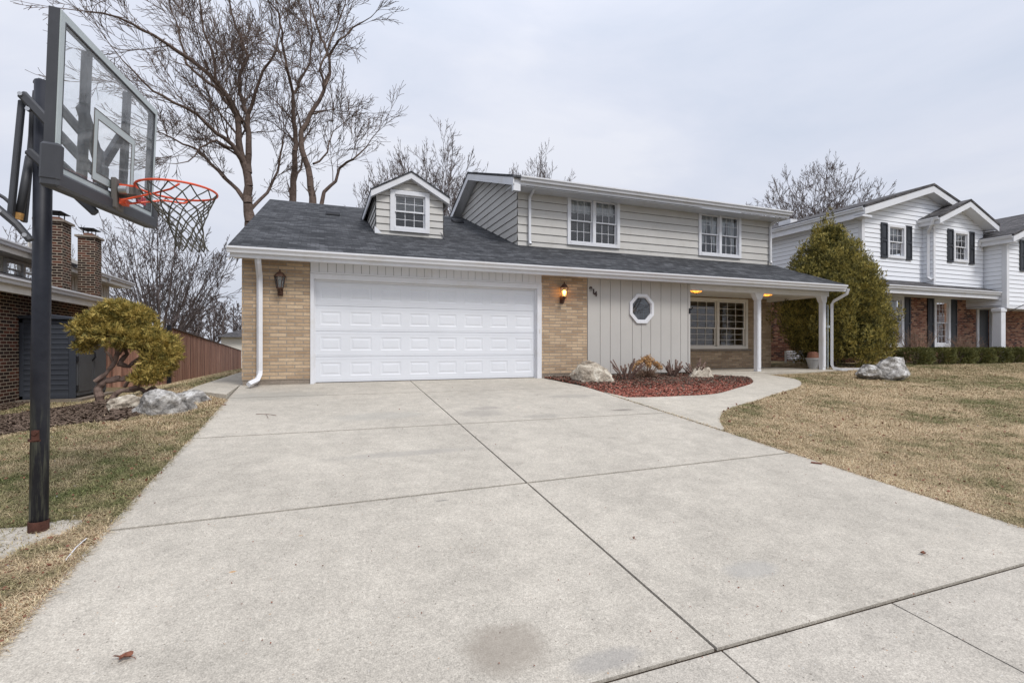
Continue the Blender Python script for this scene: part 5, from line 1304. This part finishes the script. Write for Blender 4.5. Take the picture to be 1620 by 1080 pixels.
# ================================================================ BARE TREES
def tubes_np(segs,n):
    """segs array (k,8): p q r0 r1"""
    S=np.array(segs);p=S[:,:3];q=S[:,3:6];d=unit(q-p);a=np.where(np.abs(d[:,2:3])>.9,np.array([[1.,0,0]]),np.array([[0,0,1.]]));u=unit(np.cross(d,a));w=np.cross(d,u);V=[]
    for c,rr_ in((p,S[:,6]),(q,S[:,7])):
        for j in range(n):
            t=2*math.pi*j/n;V.append(c+(u*math.cos(t)+w*math.sin(t))*rr_[:,None])
    V=np.stack(V,1).reshape(-1,3);k=len(S);b=np.arange(k)[:,None]*2*n;F_=[]
    for j in range(n): F_.append(np.concatenate([b+j,b+(j+1)%n,b+n+(j+1)%n,b+n+j],1))
    return V,np.stack(F_,1).reshape(-1,4)
class Tree:
    def __init__(s,seed,minr=.007): s.r=random.Random(seed);s.big=[];s.small=[];s.minr=minr
    def put(s,p,q,a,b):
        (s.big if a>.035 else s.small).append((p[0],p[1],p[2],q[0],q[1],q[2],max(a,s.minr),max(b,s.minr)))
    def grow(s,p,d,L_,rad,lvl,mx,dens,trop=.07,wob_=.10,ang=(.35,.8),kl=(.42,.68)):
        r=s.r;n=max(3,int(L_/(.55 if lvl<2 else .3)));n=min(n,10);st=L_/n;d=d.normalized()
        for i in range(n):
            d=(d+Vector((r.gauss(0,wob_),r.gauss(0,wob_),r.gauss(0,wob_)+trop))).normalized()
            q=p+d*st;a=rad*(1-.8*i/n);b=rad*(1-.8*(i+1)/n);s.put(p,q,a,b)
            if lvl<mx and i>=(1 if lvl else 0):
                for _ in range(dens[lvl] if r.random()<.999 else 0):
                    if r.random()<.25: continue
                    ax=d.orthogonal().normalized();ax.rotate(Matrix.Rotation(r.uniform(0,6.283),3,d));e=d.copy();e.rotate(Matrix.Rotation(r.uniform(*ang),3,ax))
                    s.grow(p.lerp(q,r.random()),e,L_*r.uniform(*kl)*(1-.45*i/n),b*.6,lvl+1,mx,dens,trop,wob_*1.15,ang,kl)
            p=q
        if lvl<mx and lvl>0:
            s.grow(p,d,L_*.45,rad*.25,min(mx,lvl+1),mx,dens,trop,wob_,ang,kl)
    def limb(s,pts_,r0,r1,mx=3,side=1.9,dens=(2,2,2),every=.5,start=.15,trop=.05,twl=1.,spread=None):
        """guided limb through given points, side branches sprout along it"""
        r=s.r;P=[Vector(p) for p in pts_];tot=sum((b-a).length for a,b in zip(P,P[1:]));acc=0
        for a,b in zip(P,P[1:]):
            l=(b-a).length;n=max(1,int(l/every));prev=a
            for i in range(n):
                t=(i+1)/n;q=a.lerp(b,t)+(Vector((r.gauss(0,.035),r.gauss(0,.06),r.gauss(0,.035))) if i<n-1 else Vector((0,0,0)))
                f=(acc+l*i/n)/tot;f2=(acc+l*t)/tot;ra=r0+(r1-r0)*f**.8;rb=r0+(r1-r0)*f2**.8;s.put(prev,q,ra,rb)
                if f>start:
                    for _ in range(dens[0]):
                        d=(q-prev).normalized();ax=d.orthogonal().normalized();ax.rotate(Matrix.Rotation(r.uniform(0,6.283),3,d));e=d.copy();e.rotate(Matrix.Rotation(r.uniform(.5,1.1),3,ax));e.z+=.12
                        s.grow(prev.lerp(q,r.random()),e,side*r.uniform(.6,1.25)*twl*(1-.35*f),max(rb*.38,.012),1,mx,(0,)+tuple(dens[1:]),trop)
                prev=q
            acc+=l
        s.grow(P[-1],(P[-1]-P[-2]).normalized(),side*.55,r1,1,mx,(0,)+tuple(dens[1:]),trop)
    def build(s,name,label,base,mat='bark',group=None,mat2=None):
        t=thing(name,label,'tree',tuple(base),group);b=np.array(tuple(base))
        if s.big: V,Fc=tubes_np(s.big,8);fastmesh('trunk',V-b,Fc,M[mat],t,smooth=True)
        if s.small: V,Fc=tubes_np(s.small,3);fastmesh('crown',V-b,Fc,M[mat2 or mat],t,smooth=True)
        print(name,len(s.big),len(s.small));return t
def zt(Y0,l):  # zoom-crop coordinates of the tree picture to points at depth Y0 (+offset)
    out=[]
    for a in l:
        dy=a[2] if len(a)>2 else 0
        out.append(at(120+a[0]/2.7,a[1]/2.7,Y=Y0+dy))
    return out
TY=29.
T1=Tree(1,.0105)
b0=at(120+745/2.7,352,Y=TY);gb=Vector((b0.x,TY,zg(b0.x,TY)))
T1.limb([gb,b0],.36,.27,start=2)
T1.limb(zt(TY,[(745,950),(735,870),(735,760),(715,690),(695,600),(690,500),(640,400,-.5),(560,310,-1),(450,230,-1.5),(330,150,-2),(180,75,-2.5),(40,50,-3)]),.25,.03,3,3.3,(1,3,3),.42,.2)
T1.limb(zt(TY,[(738,740),(738,620),(735,490),(700,400,1),(700,320,1),(735,240,1.5),(700,150,1.5),(660,40,2),(640,-80,2)]),.17,.03,3,3.3,(1,3,3),.42,.1)
T1.limb(zt(TY,[(735,490),(765,400,-.5),(800,300,-1),(855,220,-1.5),(872,120,-1.5),(860,30,-2)]),.10,.025,3,3.0,(1,3,3),.42,.05)
T1.limb(zt(TY,[(738,880),(690,810,.5),(610,730,1),(520,640,1.5),(430,600,2),(370,570,2),(330,560,2)]),.13,.03,3,3.0,(1,3,3),.42,.2)
T1.limb(zt(TY,[(720,700),(670,620,-.5),(600,570,-1),(520,490,-1.5),(420,440,-2),(330,390,-2),(200,260,-2.5)]),.13,.03,3,3.2,(1,3,3),.42,.1)
T1.limb(zt(TY,[(690,500),(600,380,1),(590,250,1),(545,130,1.5),(530,20,1.5),(520,-60,2)]),.10,.03,3,3.2,(1,3,3),.42,.05)
T1.limb(zt(TY,[(640,400,-.5),(560,350,0),(470,270,0),(440,130,.5),(400,20,1)]),.08,.025,3,3.0,(1,3,3),.42,.05)
T1.limb(zt(TY,[(742,900),(790,850,.5),(830,800,1),(870,690,1),(890,570,1.5),(880,480,1.5)]),.10,.025,3,2.7,(1,3,3),.42,.1)
T1.limb(zt(TY,[(680,640),(600,600),(530,630,-1),(480,690,-1.5),(430,700,-2)]),.07,.02,3,2.7,(1,3,3),.42,.1)
T1.build('maple_tree','tall spreading leafless maple with heavy forked trunk rising behind the left end of the roof',gb,group='leafless trees behind the houses')
T2=Tree(2,.0105);b0=at(120+925/2.7,330,Y=TY+1);gb=Vector((b0.x,TY+1,zg(b0.x,TY+1)))
T2.limb([gb,b0],.25,.2,start=2)
T2.limb(zt(TY+1,[(925,880),(928,760),(942,620),(930,520),(928,400),(900,290,-1),(880,180,-1),(870,60,-1.5),(800,-20,-2)]),.19,.03,3,2.9,(1,3,3),.42,.2)
T2.limb(zt(TY+1,[(928,400),(960,340,1),(1000,270,1),(1010,150,1.5),(1000,30,2),(990,-60,2)]),.08,.025,3,2.9,(1,3,3),.42,.05)
T2.limb(zt(TY+1,[(925,800),(965,700,1),(970,640,1),(900,560,1.5),(860,480,2)]),.07,.025,3,2.5,(1,3,3),.42,.1)
T2.build('maple_tree','slender leafless maple with straight reddish trunk behind the roof, second from the left',gb,group='leafless trees behind the houses')
T3=Tree(3,.0105);b0=at(120+1012/2.7,330,Y=TY-1);gb=Vector((b0.x,TY-1,zg(b0.x,TY-1)))
T3.limb([gb,b0],.25,.2,start=2)
T3.limb(zt(TY-1,[(1012,880),(1000,760),(965,640),(962,560),(1000,490),(1040,430),(1085,310),(1082,240),(1125,170,-1),(1180,120,-1),(1225,95,-1.5)]),.19,.03,3,2.9,(1,3,3),.42,.25)
T3.limb(zt(TY-1,[(1082,240),(1050,170,1),(1020,80,1),(990,-20,1)]),.09,.03,3,2.9,(1,3,3),.42,.05)
T3.limb(zt(TY-1,[(1085,310),(1060,380,-.5),(1040,300,-1),(1110,130,-1),(1150,20,-1),(1160,-50,-1)]),.07,.025,3,2.7,(1,3,3),.42,.1)
T3.limb(zt(TY-1,[(1015,700),(1040,690,.5),(1075,650,.5),(1100,560,1),(1150,520,1)]),.06,.02,3,2.5,(1,3,3),.42,.1)
T3.limb(zt(TY-1,[(1048,880),(1060,820),(1110,775),(1125,720),(1185,680,-1),(1240,630,-1),(1265,590,-1)]),.11,.025,3,2.5,(1,3,3),.42,.2)
T3.build('maple_tree','leafless maple with twisting double trunk leaning right, nearest to the dormer',gb,group='leafless trees behind the houses')
def auto(name,px,topy,Y,wpx,label,seed,stems=7,trunk=.3,mx=3,dens=(1,3,2),group='leafless trees behind the houses',r0=.2,minr=None,mat='bark2',tilt=.75,trop=.05,side=None):
    p=at(px,540,Y=Y);t=p.x*ST+p.y*CT;g=zg(p.x,Y);top=at(px,topy,Y=Y).z;Hh=(top-g)*.86;w=wpx/F*t/2*.85
    T=Tree(seed,minr or .0003*t);b=Vector((p.x,Y,g));f=b+Vector((0,0,Hh*trunk))
    if trunk>0: T.limb([b,f],r0,r0*.8,start=2)
    for i in range(stems):
        a=2*math.pi*(i+T.r.random()*.6)/stems;rad=w*(T.r.uniform(.5,1) if i else .1)*tilt
        e=Vector((b.x+math.cos(a)*rad,b.y+math.sin(a)*rad,g+Hh*(.93-.30*(rad/max(w,1e-3))**2*T.r.uniform(.6,1.1))));m1=f.lerp(e,.5)+Vector((math.cos(a)*rad*.3,math.sin(a)*rad*.3,-Hh*.05))
        st=f-Vector((0,0,Hh*trunk*.3*T.r.random())) if trunk>0 else b+Vector((math.cos(a)*.2,math.sin(a)*.2,0))
        T.limb([st,st.lerp(m1,.5)+Vector((0,0,.1)),m1,e],r0*.5,.02,mx,side or Hh*.2,dens,max(.5,Hh*.05),.15,trop)
    return T.build(name,label,b,mat,group)
def fan_tree(px,topy,Y,wpx,label,seed,n=34,name='multi_stem_tree',rr=.0105,trunk=0,tw=1.7):
    p=at(px,540,Y=Y);t=p.x*ST+p.y*CT;g=zg(p.x,Y);Hh=(at(px,topy,Y=Y).z-g)*.93;w=wpx/F*t/2;T=Tree(seed,rr);b=Vector((p.x,Y,g));r=T.r
    if trunk: T.limb([b,b+Vector((0,0,Hh*trunk))],.22,.17,start=2)
    for i in range(n):
        a=2*math.pi*i/n*5.3+r.uniform(-.3,.3);tl=math.sqrt(r.random())*.95;rad=w*tl;hh=Hh*(1-.42*tl**2)*r.uniform(.9,1.02)
        s0=b+Vector((math.cos(a)*.18*r.random(),math.sin(a)*.18*r.random(),0));e=Vector((b.x+math.cos(a)*rad,b.y+math.sin(a)*rad,g+hh))
        
        if trunk:
            s0=b+Vector((0,0,Hh*trunk*r.uniform(.7,1.2)))
        m1=s0.lerp(e,.35)+Vector((-math.cos(a)*rad*.06,-math.sin(a)*rad*.06,Hh*.03));m2=s0.lerp(e,.7)+Vector((0,0,Hh*.02))
        T.limb([s0,m1,m2,e],r.uniform(.05,.085),.015,3,tw,(1,2,2),.5,.28,.07)
    return T.build(name,label,b,'bark2','leafless trees behind the houses')
fan_tree(252,340,31,225,'fan shaped leafless tree of many thin grey stems behind the cedar fence',11)
auto('bare_tree',335,455,52,120,'low dark leafless tree beyond the fence left of the garage corner',12,8,.2,3,(2,2,2),r0=.2,minr=.02)
auto('bare_tree',372,470,58,90,'small dark leafless tree touching the brick corner in view, behind the distant house',13,7,.2,3,(2,2,2),r0=.2,minr=.02)
auto('bare_tree',300,475,50,90,'dim leafless tree just above the left end of the cedar fence',17,7,.2,3,(2,2,2),r0=.2,minr=.02)
auto('bare_tree',5,335,34,130,'leafless tree behind the brown brick house at the left edge',14,7,.3,3,(1,2,1),r0=.2,minr=.014)
fan_tree(690,204,38,215,'leafless tree seen above the roof between dormer and upper storey',15,46,'bare_tree',.012,.3,2.0)
fan_tree(592,262,40,110,'smaller leafless tree whose top shows just left of the dormer',16,26,'bare_tree',.012,.3,1.8)
fan_tree(850,226,40,170,'leafless tree whose top shows above the upper roof ridge',18,34,'bare_tree',.012,.3,1.8)
fan_tree(1287,248,36,262,'broad leafless tree showing between the two house roofs',19,84,'bare_tree',.0135,.3,1.7)
# bare street trees across the road, mirrored in the window panes
TS=Tree(77,.012)
for (x,y,h) in((-9,-21,10),(0,-25,12),(9,-22,11),(19,-20,11),(30,-24,12)):
    b=Vector((x,y,-.2));f=b+Vector((0,0,h*.28));TS.limb([b,f],.24,.2,start=2)
    for i in range(9):
        a=2*math.pi*i/9;q=Vector((x+math.cos(a)*h*.33*TS.r.uniform(.3,1),y+math.sin(a)*h*.3,h*TS.r.uniform(.7,.95)));TS.limb([f,f.lerp(q,.5)+Vector((math.cos(a)*.5,0,.2)),q],.10,.02,2,2.0,(1,3,1),.6,.15)
V1,F1=tubes_np(TS.big,6);V2,F2=tubes_np(TS.small,3)
tag(fastmesh('distant_trees',np.concatenate([V1,V2]),np.concatenate([F1,F2+len(V1)]),M['bark']),'leafless trees across the road',None,None,'stuff')
# ================================================================ WORLD, SUN, CAMERA
w=bpy.data.worlds.new("World");scene.world=w;w.use_nodes=True;nt=w.node_tree;nt.nodes.clear()
SE,SR=R(52),R(158)
sky=N(nt,'ShaderNodeTexSky');sky.sky_type='NISHITA';sky.sun_disc=False;sky.sun_elevation=SE;sky.sun_rotation=SR;sky.dust_density=2
tc=N(nt,'ShaderNodeTexCoord');mp=N(nt,'ShaderNodeMapping');mp.inputs['Scale'].default_value=(1,1,3.2);mp.inputs['Location'].default_value=(.3,1.7,.4);L(nt,tc.outputs['Generated'],mp.inputs[0])
n1=noise(nt,mp.outputs[0],1.6,6,.55,.4)
cl=ramp(nt,n1,[(.33,(6.7,7.3,8.6)),(.52,(7.6,8.0,9.15)),(.66,(8.5,8.75,9.6))])
sp=N(nt,'ShaderNodeSeparateXYZ');L(nt,tc.outputs['Generated'],sp.inputs[0])
el=ramp(nt,sp.outputs[2],[(0.,.80),(.18,.93),(.5,1.06),(1.,1.6)])
e_=el.node.color_ramp.elements
cm=mixc(nt,1.,cl,el,'MULTIPLY')
fin=mixc(nt,.94,sky.outputs[0],cm)
bg=N(nt,'ShaderNodeBackground');bg.inputs['Strength'].default_value=.1;L(nt,fin,bg.inputs[0]);o=N(nt,'ShaderNodeOutputWorld');L(nt,bg.outputs[0],o.inputs[0])
sl=bpy.data.lights.new('sun','SUN');sl.energy=2.2;sl.angle=R(16);sl.color=(1,.965,.92);so=bpy.data.objects.new('sun',sl);COL.objects.link(so)
# sun direction towards the light: azimuth measured like the sky texture
dirv=Vector((math.sin(SR)*math.cos(SE),math.cos(SR)*math.cos(SE),math.sin(SE)));so.rotation_euler=dirv.to_track_quat('Z','Y').to_euler();so.location=dirv*50
cam=bpy.data.cameras.new('camera');co=bpy.data.objects.new('camera',cam);COL.objects.link(co);scene.camera=co
cam.sensor_width=36;cam.lens=F/1620*36;cam.clip_end=1000;cam.clip_start=.05;cam.shift_y=(HY-540)/1620
co.location=(0,0,HC);co.rotation_euler=(R(90),0,-TH)
scene.render.engine='CYCLES'
vs=scene.view_settings;vs.view_transform='Standard';vs.look='None';vs.gamma=1;vs.exposure=0
